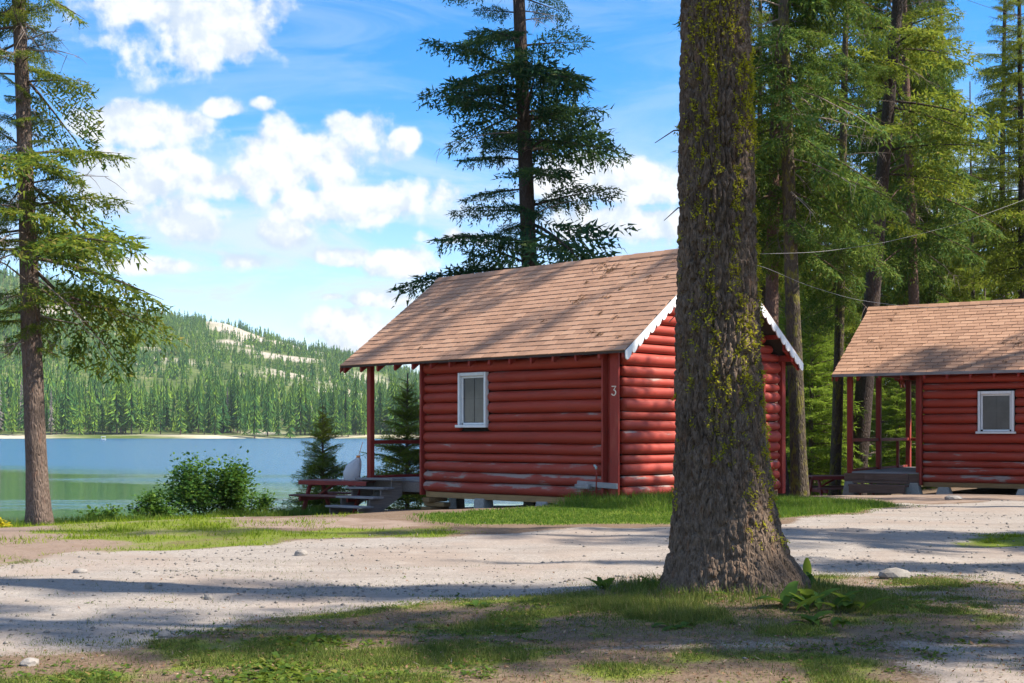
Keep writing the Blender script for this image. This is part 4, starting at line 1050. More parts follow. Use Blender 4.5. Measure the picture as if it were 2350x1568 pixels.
def trunk_mesh(name, path, radii, mat, n=18, bark=0.0, limbs=(), flare=0.0, seed=1, rings=40):
    path = np.array(path, float); t0 = np.linspace(0, 1, len(path)); tt = np.linspace(0, 1, rings) ** 1.25
    P = np.stack([np.interp(tt, t0, path[:, k]) for k in range(3)], 1); Rr = np.interp(tt, t0, radii)
    th = np.linspace(0, 2 * math.pi, n, endpoint=False)
    zz = P[:, 2][:, None] - P[0, 2]
    rad = Rr[:, None] * np.ones((1, n))
    rad = rad * (1 + flare * np.exp(-zz / (Rr[0] * 2.0)) * (0.75 + 0.5 * np.cos(th * 5 + seed)[None, :] * 0.6))
    rad = rad * (1 + bark * (fbm(np.cos(th)[None, :] * 3 + seed + 0 * zz, np.sin(th)[None, :] * 3 + 0 * zz, zz * 1.3, o=3) - 0.5))
    V = np.stack([P[:, 0][:, None] + np.cos(th)[None, :] * rad, P[:, 1][:, None] + np.sin(th)[None, :] * rad, P[:, 2][:, None] + 0 * rad], -1).reshape(-1, 3)
    idx = np.arange(rings * n).reshape(rings, n); nx_ = np.roll(idx, -1, 1)
    F = np.stack([idx[:-1], nx_[:-1], nx_[1:], idx[1:]], -1).reshape(-1, 4)
    VV, FF = [V], [F]; off = len(V)
    for (p0, d, L, r0, sag) in limbs:          # tapered boughs, part of the wood
        k = 5; m = 5; tl = np.linspace(0, 1, m); pts = np.array(p0)[None] + np.array(d)[None] * (tl * L)[:, None]; pts[:, 2] -= sag * (tl * L) ** 2
        d3 = np.array(d) / np.linalg.norm(d); a = np.cross(d3, (0, 0, 1.0)); a /= np.linalg.norm(a) + 1e-9; b = np.cross(d3, a)
        rl = r0 * (1 - 0.88 * tl); an = np.linspace(0, 2 * math.pi, k, endpoint=False)
        v = (pts[:, None, :] + rl[:, None, None] * (np.cos(an)[None, :, None] * a + np.sin(an)[None, :, None] * b)).reshape(-1, 3)
        ix = np.arange(m * k).reshape(m, k) + off; n2 = np.roll(ix, -1, 1)
        VV.append(v); FF.append(np.stack([ix[:-1], n2[:-1], n2[1:], ix[1:]], -1).reshape(-1, 4)); off += m * k
    return np_mesh(name, np.concatenate(VV), [np.concatenate(FF)], mat, True)

def conifer_meshes(seed, Hh, r0, z0, crown_len, needle, bark, lean=(0, 0), sprays=SPRAYS, spacing=0.42, per=4.5, keep=0.85, low_pitch=-0.30, top_pitch=0.45, dead=0.12, n=16, flare=0.35, lenfn=None, wob=0.25, taper=0.85, droop=0.05, ragged=0.0):
    rng = np.random.default_rng(seed)
    K = 9; path = []; rad = []
    ph = rng.uniform(0, 6.28)
    for i in range(K):
        f = i / (K - 1); path.append((lean[0] * f + wob * math.sin(f * 4 + ph) * f * 0.5, lean[1] * f + wob * math.cos(f * 3.3 + ph) * f * 0.5, Hh * f - 0.15 * (i == 0))); rad.append(r0 * (1 - taper * f) * (1.0) + 0.01)
    path = np.array(path)
    def cen(z): return np.array([np.interp(z, path[:, 2], path[:, k]) for k in range(2)])
    qs, limbs, deadl = [], [], []
    z = z0
    while z < Hh - 0.15:
        f = (z - z0) / (Hh - z0); env = (1 - f) ** 0.8 * min(1.0, 0.55 + f * 4)
        m = max(2, int(rng.normal(per, 1))); a0 = rng.uniform(0, 6.28)
        for k in range(m):
            a = a0 + 2 * math.pi * k / m + rng.uniform(-0.45, 0.45)
            L = crown_len * env * rng.uniform(0.55 - ragged, 1.15 + 0.5 * ragged)
            if lenfn: L *= lenfn(z, a, rng)
            zz = z + rng.uniform(-0.2, 0.2); c = cen(zz); pit = low_pitch + (top_pitch - low_pitch) * f + rng.normal(0, 0.13 + 0.5 * ragged)
            d = (math.cos(a) * math.cos(pit), math.sin(a) * math.cos(pit), math.sin(pit))
            if L < 0.22: continue
            b = (c[0], c[1], zz)
            if rng.uniform() < dead: deadl.append((b, d, L * 0.8)); continue
            if rng.uniform() > keep: continue
            limbs.append((b, d, L * 0.95, 0.012 + 0.011 * L, droop))
            base = np.array(b)
            sp3 = sprays[int(rng.integers(0, len(sprays)))]
            Lsp = 1.4 if sprays is SPRAYS_YOUNG else 2.2
            s = L / Lsp
            # keep leaf size near constant: shorten by dropping the outer part of long boughs, add doubles for short ones
            qs.append(place(sp3, base, a, pit, s, droop / max(s, 0.3) * s, rng.normal(0, 0.25)).reshape(-1, 3, 3))
        z += spacing * (1 - 0.45 * f) * rng.uniform(0.8, 1.2)
    Q = np.concatenate(qs)
    crown = np_mesh('crown', Q.reshape(-1, 3), [np.arange(len(Q) * 3).reshape(-1, 3)], needle)
    trunk = trunk_mesh('trunk', path, rad, bark, n, 0.18, limbs, flare, seed, 36)
    mb = MB()
    for (b, d, L) in deadl:
        b = np.array(b); d = np.array(d); pts = [b + d * L * t_ + np.array((0, 0, -0.10 * (t_ * L) ** 2)) + rng.normal(0, 0.03, 3) * t_ for t_ in (0, 0.35, 0.7, 1.0)]
        mb.tube([tuple(p) for p in pts], [0.022, 0.015, 0.010, 0.004], 4, False)
        for _ in range(9):
            t_ = rng.uniform(0.25, 1.0); p0 = b + d * L * t_ + np.array((0, 0, -0.10 * (t_ * L) ** 2)); dd = d * 0.5 + rng.normal(0, 0.6, 3); dd[2] -= 0.45; dd /= np.linalg.norm(dd); ll = rng.uniform(0.15, 0.55)
            mb.tube([tuple(p0), tuple(p0 + dd * ll * 0.5), tuple(p0 + dd * ll + np.array((0, 0, -0.06)))], [0.007, 0.005, 0.002], 3, False)
    deadm = mb.mesh('dead_branches', M['twig']) if deadl else None
    return trunk, crown, deadm

def put_tree(name, label, meshes, loc, rz=0.0, s=1.0, group=None, sz=None):
    t_ = thing(name, label, 'tree', loc, rz, group); t_.scale = (s, s, sz or s)
    mobj('trunk', meshes[0], t_); mobj('crown', meshes[1], t_)
    if meshes[2]: tag(mobj('dead_branches', meshes[2], t_), kind='stuff')
    return t_

# --- the slim fir at the left edge
LT = (-9.0, 24.6)
def left_len(z, a, rng):
    right = math.cos(a)                       # +1 towards the right of the picture
    if 4.2 < z < 7.3: return 1.25 if right > -0.2 else 0.75
    if 7.3 <= z < 8.3: return 0.35
    if z < 4.2: return 0.8
    return 0.95
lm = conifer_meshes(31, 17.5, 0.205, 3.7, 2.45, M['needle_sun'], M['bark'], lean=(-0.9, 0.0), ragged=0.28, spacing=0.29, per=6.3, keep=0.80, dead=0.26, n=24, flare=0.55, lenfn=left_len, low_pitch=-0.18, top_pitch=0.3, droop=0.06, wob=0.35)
ltree = put_tree('fir_tree', 'slim fir with sunlit yellow-green boughs on the bank at the left edge', lm, (LT[0], LT[1], Hs(*LT) - 0.02))

# --- the fir behind the first cabin
CT = (0.70, 34.0)
def cab_len(z, a, rng): return (1.0 if rng.uniform() > 0.2 else 0.55) * (0.95 + 0.2 * math.sin(z * 1.9 + a))
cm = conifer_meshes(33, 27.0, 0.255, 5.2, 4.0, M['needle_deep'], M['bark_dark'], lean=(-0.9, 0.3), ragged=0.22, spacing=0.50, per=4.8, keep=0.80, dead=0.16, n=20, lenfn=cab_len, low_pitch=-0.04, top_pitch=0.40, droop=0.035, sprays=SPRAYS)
put_tree('fir_tree', 'tall dark fir rising behind the roof of the cabin number 3', cm, (CT[0], CT[1], Hs(*CT) - 0.1))

# --- trees behind and between the cabins on the right
ta = conifer_meshes(41, 25.0, 0.175, 6.8, 3.3, M['needle'], M['bark_red'], lean=(0.7, 0.2), spacing=0.46, per=4.6, keep=0.66, dead=0.14, low_pitch=-0.40, droop=0.06, sprays=SPRAYS_THIN)
tb = conifer_meshes(42, 24.0, 0.185, 6.2, 3.0, M['needle'], M['bark_moss'], lean=(-0.9, 0.0), spacing=0.50, per=4.2, keep=0.66, dead=0.18, low_pitch=-0.40, droop=0.07, flare=0.6, sprays=SPRAYS_THIN)
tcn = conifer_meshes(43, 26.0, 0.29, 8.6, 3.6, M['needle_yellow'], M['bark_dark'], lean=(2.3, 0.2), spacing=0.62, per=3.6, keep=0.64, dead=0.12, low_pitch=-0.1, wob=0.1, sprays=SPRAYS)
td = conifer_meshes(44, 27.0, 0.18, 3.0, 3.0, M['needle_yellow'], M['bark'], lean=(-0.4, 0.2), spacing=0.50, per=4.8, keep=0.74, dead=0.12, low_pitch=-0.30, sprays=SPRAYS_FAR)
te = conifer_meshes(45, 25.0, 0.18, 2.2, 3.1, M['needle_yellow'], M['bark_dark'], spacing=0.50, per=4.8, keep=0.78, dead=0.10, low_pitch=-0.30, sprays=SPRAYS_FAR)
ty = conifer_meshes(46, 5.2, 0.06, 0.35, 1.75, M['needle_young'], M['bark'], spacing=0.20, per=5.5, keep=1.0, dead=0.0, low_pitch=-0.12, top_pitch=0.6, n=8, flare=0.1, sprays=SPRAYS_YOUNG, wob=0.05, droop=0.04)
ty2 = conifer_meshes(47, 4.2, 0.05, 0.25, 1.4, M['needle_yellow'], M['bark'], spacing=0.17, per=6.5, keep=0.95, dead=0.0, low_pitch=0.05, top_pitch=0.7, n=8, flare=0.1, sprays=SPRAYS_YOUNG, wob=0.05, droop=0.03)

def gp(xp, d): X = (xp - CX) / FPX * d; return (X, d, Hs(X, d) - 0.05)
put_tree('fir_tree', 'reddish-trunked fir rising behind the gable of the cabin number 3', ta, gp(1765, 31.0), 0.6)
put_tree('fir_tree', 'mossy dark trunk standing just right of the cabin number 3', tb, gp(1838, 29.6), 0.2)
put_tree('fir_tree', 'tall dark leaning trunk behind the porch of the right cabin', tcn, gp(1962, 39.0))
put_tree('fir_tree', 'slim trunk with yellow moss left of the right cabin porch', tb, gp(1915, 36.5), 2.2, 0.85)
put_tree('fir_tree', 'thick brown trunk seen through the right part of the porch', ta, gp(2112, 44.0), 2.6, 1.15)
put_tree('fir_tree', 'left one of the twin trunks above the right cabin roof', ta, gp(2082, 48.0), 4.0, 1.05)
put_tree('fir_tree', 'right one of the twin trunks above the right cabin roof', tb, gp(2110, 47.0), 5.2, 1.1)
put_tree('fir_tree', 'thin pale trunk above the left end of the right cabin roof', td, gp(2022, 55.0), 1.0, 0.8)
put_tree('fir_tree', 'dark slender trunk half hidden by the right corner of the cabin number 3', tcn, gp(1800, 33.0), 3.0, 0.62)
rt = np.random.default_rng(77)
ORD = ['first', 'second', 'third', 'fourth', 'fifth', 'sixth', 'seventh', 'eighth', 'ninth', 'tenth', 'eleventh', 'twelfth', 'thirteenth', 'fourteenth', 'fifteenth', 'sixteenth', 'seventeenth', 'eighteenth', 'nineteenth', 'twentieth', 'twenty-first', 'twenty-second', 'twenty-third', 'twenty-fourth']
WOOD = sorted([(1745, 46, 0, 0.9), (1790, 58, 1, 1.0), (1850, 50, 1, 0.8), (1880, 64, 0, 1.05), (1935, 58, 1, 0.62), (1985, 70, 0, 0.75), (2060, 62, 0, 0.95), (2150, 54, 1, 0.85), (2180, 70, 0, 1.1), (2235, 52, 0, 0.62), (2300, 60, 1, 1.1), (2345, 48, 1, 0.9), (2270, 78, 1, 0.9), (1700, 66, 1, 0.9), (1830, 80, 0, 0.9), (2100, 86, 1, 0.9), (1940, 90, 0, 0.9), (2360, 84, 1, 1.0), (2050, 100, 0, 0.9), (2200, 104, 1, 0.95), (1770, 94, 1, 0.9), (2310, 110, 0, 0.9)])
for i, (xp, d, k, s) in enumerate(WOOD):
    put_tree('forest_conifer', '%s conifer from the old trunk in the wood behind the cabins, %s' % (ORD[i], 'nearer one' if d < 60 else ('middle distance' if d < 82 else 'deep in the wood')), (td, te)[k], gp(xp, d), rt.uniform(0, 6.28), s * rt.uniform(0.9, 1.1), 'conifers in the wood behind the cabins')
for i, (xp, d, s, lb) in enumerate([(1862, 38.6, 1.25, 'bright green young fir between the two cabins'), (1805, 40.0, 1.15, 'bright young fir just behind the mossy trunk'), (2150, 41.0, 1.15, 'sunlit young fir showing above the middle of the right roof'),
                                (2060, 44.0, 0.8, 'young fir seen through the porch of the right cabin'), (1895, 42.5, 1.3, 'young fir behind the picnic table of the right cabin'), (2260, 44.0, 1.25, 'young fir rising behind the right cabin roof near the frame edge'),
                                (2015, 47.0, 0.8, 'young fir behind the left end of the right cabin porch')]):
    put_tree('young_fir', lb, ty, gp(xp, d), rt.uniform(0, 6.28), s, 'young firs in the wood')
# small firs by the lake
put_tree('young_fir', 'small dark fir by the water left of the porch steps', ty2, (at(740, 1, 32)[0], 32.0, -1.15), 0.4, 0.76, None, 0.76)
put_tree('young_fir', 'dense young fir behind the porch railing of the cabin number 3', ty2, (at(935, 1, 35)[0], 35.0, -1.3), 1.4, 1.15, None, 1.0)

# --- trees outside the picture whose shade falls into it
tsp = conifer_meshes(48, 23.0, 0.19, 6.0, 2.6, M['needle'], M['bark_dark'], spacing=0.70, per=3.4, keep=0.75, dead=0.1, low_pitch=-0.15, sprays=SPRAYS_FAR)
for i, (x, y, k, s, sz, rzz) in enumerate([(9.2, 6.9, 3, 0.65, 1.0, 0.3), (13.0, 6.0, 3, 0.75, 1.05, 1.1), (11.6, 8.4, 3, 0.5, 1.1, 5.5), (17.5, 7.6, 3, 0.8, 1.3, 2.6), (8.2, 3.6, 3, 0.75, 0.75, 1.7), (10.6, 1.6, 1, 0.75, 0.75, 3.7), (11.6, 11.4, 1, 0.50, 0.5, 2.0), (11.8, 15.2, 1, 0.52, 0.52, 3.0),
                                           (17.0, 13.2, 3, 0.9, 1.2, 4.4), (13.2, 21.2, 3, 0.70, 1.4, 5.0), (16.2, 26.2, 3, 0.75, 1.45, 3.1), (22.5, 29.0, 3, 0.8, 1.3, 4.1), (14.4, 25.6, 3, 0.5, 1.35, 1.4), (18.6, 22.8, 3, 0.45, 1.6, 2.0)]):
    put_tree('roadside_conifer', 'tall conifer right of the picture that shades the drive', (tcn, td, ta, tsp)[k], (x, y, Hs(x, y)), rzz, s, 'shade trees right of the picture', sz)

# ------------------------------------------------------------------ the big old tree
def worley(u, v, cu, cv, seed):
    """F2-F1 on a grid, u wraps round after cu cells"""
    iu = np.floor(u); iv = np.floor(v); f1 = np.full(u.shape, 9.0); f2 = np.full(u.shape, 9.0)
    for a in (-1, 0, 1):
        for b in (-1, 0, 1):
            ci = np.mod(iu + a, cu); cj = iv + b
            px_ = iu + a + hash3(ci, cj, np.full(u.shape, seed)); py_ = cj + hash3(ci, cj, np.full(u.shape, seed + 9))
            d = np.hypot(u - px_, v - py_); m = d < f1; f2 = np.where(m, f1, np.minimum(f2, d)); f1 = np.where(m, d, f1)
    return f2 - f1
bz = Hs(*BT)
nth, nz = 220, 440
zz = np.concatenate([np.linspace(-0.25, 5.6, nz), np.linspace(5.7, 27.0, 70)])
th = np.linspace(0, 2 * math.pi, nth, endpoint=False)
TH, ZZ = np.meshgrid(th, zz)
Rz = np.interp(ZZ, [-0.3, 0.0, 0.13, 0.3, 0.58, 1.0, 1.27, 2.65, 4.7, 6.0, 14, 27], [0.56, 0.475, 0.445, 0.405, 0.372, 0.338, 0.325, 0.283, 0.243, 0.232, 0.17, 0.03])
butt = sum(np.maximum(0, np.cos(TH - a0)) ** p * w_ for a0, p, w_ in ((R(-8), 9, 0.24), (R(-62), 9, 0.20), (R(-128), 9, 0.10), (R(186), 9, 0.08), (R(100), 6, 0.14)))
Rz = Rz + butt * np.exp(-np.maximum(ZZ + 0.05, 0) / 0.33) 
Rz = Rz * (1 + 0.06 * (fbm(np.cos(TH) * 1.5 + 4, np.sin(TH) * 1.5, ZZ * 0.7, o=2) - 0.5))
wu = (fbm(np.cos(TH) * 5, np.sin(TH) * 5 + 3, ZZ * 2.2, o=3) - 0.5) * 2.2
wv_ = (fbm(np.cos(TH) * 5 + 8, np.sin(TH) * 5, ZZ * 2.2, o=3) - 0.5) * 1.0
CU = 40
w1 = worley(TH / (2 * math.pi) * CU + wu, ZZ / 0.23 + wv_, CU, 0, 3)
w2 = worley(TH / (2 * math.pi) * 90 + wu * 2, ZZ / 0.085 + wv_ * 2, 90, 0, 5)
ridge = sstep(0.0, 0.34, w1) * (0.022 + 0.030 * fbm(np.cos(TH) * 3 + 1, np.sin(TH) * 3, ZZ * 2.5, o=2)) + sstep(0.0, 0.35, w2) * 0.014
ridge = ridge * (0.65 + 0.35 * sstep(0.2, 1.0, ZZ)) + (fbm(np.cos(TH) * 22, np.sin(TH) * 22, ZZ * 14, o=3) - 0.5) * 0.030
Rz = Rz + ridge - 0.022
cxt = 0.018 * ZZ * 0.3 + 0.03 * np.sin(ZZ * 0.5)
lean_t = np.interp(ZZ, [-1, 0, 1.27, 4.7, 27], [0.0, 0.0, -0.055, -0.09, -0.25])
VX = np.cos(TH) * Rz + lean_t; VY = np.sin(TH) * Rz; VZ = ZZ
idx = np.arange(VX.size).reshape(VX.shape); nxt = np.roll(idx, -1, 1)
btm = np_mesh('trunk', np.stack([VX, VY, VZ], -1), [np.stack([idx[:-1], nxt[:-1], nxt[1:], idx[1:]], -1).reshape(-1, 4)], M['bark_big'], True)
bt = thing('old_fir_tree', 'huge old fir trunk with furrowed bark and yellow moss in the foreground', 'tree', (BT[0], BT[1], bz))
mobj('trunk', btm, bt)
bc = mobj('crown', tcn[1], bt, (-0.1, 0, 2.0), (0, 0, 1.0))
# moss tufts, many and small: on the trunk's flanks and furrows
rm = np.random.default_rng(9); tuft = []
def add_tuft(ti, zi, s):
    r = Rz[zi, ti]; c = np.array([VX[zi, ti], VY[zi, ti], VZ[zi, ti]]); nrm = np.array([math.cos(th[ti]), math.sin(th[ti]), 0.15])
    for _ in range(int(8 + 300 * s)):
        d = nrm * 0.8 + rm.normal(0, 0.75, 3); d /= np.linalg.norm(d); o = c + rm.normal(0, s * 0.55, 3) * np.array([0.7, 0.7, 1.1]); sd = np.cross(d, rm.normal(0, 1, 3)); sd /= np.linalg.norm(sd) + 1e-9
        l = s * rm.uniform(0.35, 0.85); wd = s * 0.22
        tuft.extend([o - sd * wd, o + sd * wd, o + d * l])
cnt = 0
while cnt < 2300:
    ti = int(rm.integers(0, nth)); zi = int(rm.integers(42, nz)); a = th[ti]
    fac = math.cos(a - R(-35)); zf = zz[zi]
    dn_ = 0.9 if fac > 0.2 else (0.4 if fac > -0.3 else 0.1)
    clus = sstep(0.44, 0.60, fbm(np.array([math.cos(a) * 4 + 2]), np.array([math.sin(a) * 4]), np.array([zf * 1.6]), o=3))[0]
    if rm.uniform() < dn_ * clus * (0.25 + 0.75 * sstep(0.4, 1.6, np.array([zf]))[0]):
        add_tuft(ti, zi, rm.uniform(0.013, 0.040)); cnt += 1
for _ in range(60):       # a thick cushion low on the sunny side
    ti = int(rm.normal(0, 5)) % nth; zi = int(np.clip(rm.normal(100, 28), 42, 200)); add_tuft(ti, zi, rm.uniform(0.022, 0.040))
tuft = np.array(tuft)
tag(mobj('moss', np_mesh('moss', tuft, [np.arange(len(tuft)).reshape(-1, 3)], M['moss']), bt), kind='stuff')
for (z_, a, l) in ((3.0, R(178), 0.22), (2.2, R(172), 0.18), (3.6, R(184), 0.30)):
    r_ = 0.27; MB().tube([(math.cos(a) * r_, math.sin(a) * r_, z_), (math.cos(a) * (r_ + l * 0.5), math.sin(a) * (r_ + l * 0.5) - 0.03, z_ - 0.02), (math.cos(a) * (r_ + l), math.sin(a) * (r_ + l) - 0.03, z_ - 0.12)], [0.010, 0.006, 0.003], 5).obj('dead_twig', M['twig'], bt)

# ------------------------------------------------------------------ shrubs on the bank
def shrub(name, label, loc, rx_, ry_, rz_, n, mat, leaf=0.055, seed=1, stems=14):
    rng = np.random.default_rng(seed)
    s_ = thing(name, label, 'shrub', loc)
    mb = MB(); tips = []
    for k in range(stems):
        a = rng.uniform(0, 6.28); rr = rng.uniform(0.2, 1.0) ** 0.6; e = np.array((math.cos(a) * rr * rx_, math.sin(a) * rr * ry_, rz_ * (1.05 - 0.6 * rr ** 2) * rng.uniform(0.75, 1.08)))
        b = np.array((math.cos(a) * rr * rx_ * 0.25, math.sin(a) * rr * ry_ * 0.25, -0.1)); mid = (b + e) / 2 + np.array((0, 0, 0.12))
        mb.tube([tuple(b), tuple(mid), tuple(e)], [0.014, 0.010, 0.004], 4, False); tips.append((b, mid, e))
    mb.obj('stems', M['bark_dark'], s_)
    C = []; Dv = []
    while len(C) < n:
        b, mid, e = tips[int(rng.integers(0, stems))]; t_ = rng.uniform(0.25, 1.0) ** 0.7; p0 = (1 - t_) ** 2 * b + 2 * t_ * (1 - t_) * mid + t_ * t_ * e
        o = p0 + rng.normal(0, 1, 3) * np.array((0.16 * rx_, 0.16 * ry_, 0.14 * rz_)) * (1.15 - 0.4 * t_)
        if o[2] < -0.15: continue
        d = rng.normal(0, 1, 3); d[2] = abs(d[2]) * 0.3 - 0.1; d += (o - np.array((0, 0, rz_ * 0.3))) * 0.4
        C.append(o); Dv.append(d / np.linalg.norm(d))
    C = np.array(C); Dv = np.array(Dv); up = np.array([0, 0, 1.0]) + rng.normal(0, 0.5, Dv.shape); S = np.cross(Dv, up); S /= np.linalg.norm(S, axis=1)[:, None]; U = np.cross(S, Dv)
    l = (leaf * rng.uniform(0.6, 1.3, n))[:, None]; w_ = l * 0.34
    q = np.stack([C, C + Dv * l * 0.45 + S * w_ + U * w_ * 0.3, C + Dv * l, C + Dv * l * 0.45 - S * w_ + U * w_ * 0.3], 1)
    mobj('leaves', np_mesh('leaves', q.reshape(-1, 3), [np.arange(n * 4).reshape(-1, 4)], mat), s_)
    return s_
def gb(xp, d, dz=0.0): X = (xp - CX) / FPX * d; return (X, d, Hs(X, d) + dz)
shrub('leafy_shrub', 'large rounded green shrub on the bank in front of the lake', gb(480, 27.6, -0.05), 1.15, 0.8, 1.28, 8500, M['shrub'], 0.085, 3, 22)
shrub('leafy_shrub', 'lower right shoulder of the bank shrubs, lighter green', gb(575, 27.8, -0.05), 0.55, 0.5, 0.62, 1500, M['shrub'], 0.08, 4, 12)
shrub('leafy_shrub', 'loose green shrub left of the large rounded one', gb(355, 26.8, -0.05), 0.62, 0.5, 0.62, 1500, M['shrub'], 0.085, 5, 12)
shrub('leafy_shrub', 'small leafy sprig left of the bank shrubs', gb(240, 26.0, -0.05), 0.50, 0.35, 0.36, 520, M['shrub'], 0.085, 6, 9)
shrub('leafy_shrub', 'yellow-leaved sprig cut by the left edge', gb(-8, 21.0, 0.0), 0.26, 0.25, 0.30, 260, M['shrub_yellow'], 0.09, 7, 8)

# ------------------------------------------------------------------ grass, weeds, litter, stones
def blades(name, label, n, sampler, length, width, mat, lean=0.45, two=True, seed=1, zoff=0.0):
    rng = np.random.default_rng(seed)
    x, y, lf = sampler(rng, n); n = len(x)
    z = H(x, y) + zoff; a = rng.uniform(0, 2 * math.pi, n); L = length * rng.uniform(0.45, 1.25, n) * lf; b = rng.normal(0, lean, (n, 2)); wd = width * rng.uniform(0.7, 1.3, n)
    sx_, sy_ = np.cos(a) * wd / 2, np.sin(a) * wd / 2
    B = np.stack([x, y, z - 0.004], 1); S = np.stack([sx_, sy_, 0 * sx_], 1)
    up1 = np.stack([b[:, 0] * L * 0.25, b[:, 1] * L * 0.25, L * 0.55], 1); up2 = np.stack([b[:, 0] * L * 0.85, b[:, 1] * L * 0.85, L * np.clip(1 - 0.35 * (b ** 2).sum(1), 0.25, 1)], 1)
    if two:
        v = np.stack([B - S, B + S, B + up1 + S * 0.75, B + up1 - S * 0.75, B + up2], 1).reshape(-1, 3); i = np.arange(n)[:, None] * 5
        me = np_mesh(name, v, [i + np.array([[0, 1, 2, 3]]), i + np.array([[3, 2, 4]])], mat)
    else:
        v = np.stack([B - S, B + S, B + up2], 1).reshape(-1, 3); me = np_mesh(name, v, [np.arange(n * 3).reshape(-1, 3)], mat)
    return tag(mobj(name, me), label, 'grass', kind='stuff')

def rej(rng, n, bounds, prob):
    X, Y, Lf = [], [], []; got = 0; tries = 0
    while got < n and tries < 60:
        m = 40000; x = rng.uniform(bounds[0], bounds[1], m); y = rng.uniform(bounds[2], bounds[3], m); p = prob(x, y); k = rng.uniform(0, 1, m) < p
        X.append(x[k]); Y.append(y[k]); Lf.append(np.clip(p[k], 0.3, 1)); got += k.sum(); tries += 1
    return np.concatenate(X)[:n], np.concatenate(Y)[:n], np.concatenate(Lf)[:n]
def bnd(P): return P[:, 0].min() - 0.4, P[:, 0].max() + 0.4, P[:, 1].min() - 0.4, P[:, 1].max() + 0.4
pat = lambda x, y: sstep(0.42, 0.62, fbm(x * 1.7 + 27, y * 1.7 + 4, o=4))
blades('lawn_grass', 'short sunlit grass strip along the far side of the drive', 85000, lambda r, n: rej(r, n, bnd(P_LAWN), lambda x, y: soft(x, y, P_LAWN) * (0.35 + 0.65 * pat(x, y))), 0.085, 0.011, M['grass'], 0.5, False, 1)
def tallp(x, y):
    return soft(x, y, P_TALL, 0.12)
def cab_front(x, y):   # distance in front of the long wall of cabin 1
    lx = (x - C1[0]) * math.cos(RZ1) + (y - C1[1]) * math.sin(RZ1); return lx
blades('tall_grass', 'tall green grass against the foot of the cabin number 3', 26000, lambda r, n: (lambda t3: (t3[0], t3[1], (0.55 + 0.75 * fbm(t3[0] * 2.2, t3[1] * 2.2, o=3)) * (0.25 + 1.0 * sstep(-1.9, -0.35, np.where(cab_front(t3[0], t3[1]) > 0, -0.4, cab_front(t3[0], t3[1]))))))(rej(r, n, bnd(P_TALL), lambda x, y: tallp(x, y) * (~((cab_front(x, y) > 0.02) & (-(x - C1[0]) * math.sin(RZ1) + (y - C1[1]) * math.cos(RZ1) > 0.0))))), 0.21, 0.012, M['tallgrass'], 0.55, True, 2)
blades('meadow_grass', 'green grass between the old tree and the right cabin', 20000, lambda r, n: rej(r, n, bnd(P_RGRASS), lambda x, y: soft(x, y, P_RGRASS, 0.3)), 0.12, 0.012, M['tallgrass'], 0.5, False, 3)
blades('verge_grass', 'thin grass patch on the right side of the drive', 5000, lambda r, n: rej(r, n, bnd(P_RGRASS2), lambda x, y: soft(x, y, P_RGRASS2) * pat(x, y)), 0.08, 0.010, M['grass'], 0.5, False, 4)
def forep(x, y):
    inn = (np.abs(x) < y * 0.42 + 0.4)
    g = soft(x, y, P_ROAD, 0.3, 4)
    base = np.maximum.reduce([soft(x, y, P_MOUND, 0.3, 4) * (0.35 + 0.65 * pat(x, y)), soft(x, y, P_WEED, 0.3, 4) * 0.5 * (0.2 + 0.8 * pat(x, y)), 0.10 + 0.50 * pat(x, y)])
    return inn * base * (1 - 0.97 * g) * (1 - 0.8 * soft(x, y, P_PATH2, 0.3, 4)) * (1 - 0.75 * soft(x, y, P_PATH3, 0.2, 4)) * (np.hypot(x - BT[0], y - BT[1]) > 0.42)
blades('thin_grass', 'thin dry grass round the old tree and across the foreground', 130000, lambda r, n: rej(r, n, (-5, 6.5, 6.2, 13.2), forep), 0.085, 0.0065, M['drygrass'], 0.7, False, 5)
def edgep(x, y): return (np.abs(x - BT[0]) < 1.6) * (np.hypot(x - BT[0], y - BT[1]) > 0.40) * (np.hypot(x - BT[0], y - BT[1]) < 0.95) * 0.6
blades('root_grass', 'tufts of taller grass among the roots of the old tree', 2600, lambda r, n: rej(r, n, (BT[0] - 1.2, BT[0] + 1.2, BT[1] - 1.2, BT[1] + 1.0), edgep), 0.17, 0.006, M['drygrass'], 0.45, True, 6)
blades('sparse_grass', 'sparse short grass on the bare earth left of the lawn strip', 14000, lambda r, n: rej(r, n, (-11, -2.5, 13.0, 25.5), lambda x, y: (1 - soft(x, y, P_ROAD, 0.4, 4)) * sstep(0.44, 0.62, fbm(x * 1.5 + 60, y * 1.5, o=4)) * sstep(0.0, 1.0, crest_dist(x, y))), 0.07, 0.011, M['grass'], 0.6, False, 8)
blades('bank_grass', 'dark grass tufts at the top of the bank by the slim fir', 9000, lambda r, n: rej(r, n, (-11.5, -3.5, 22.0, 29.5), lambda x, y: sstep(-1.6, 0.2, crest_dist(x, y)) * sstep(2.0, 0.4, crest_dist(x, y)) * sstep(0.45, 0.6, fbm(x * 1.2, y * 1.2, o=3))), 0.22, 0.013, M['tallgrass'], 0.5, True, 7)

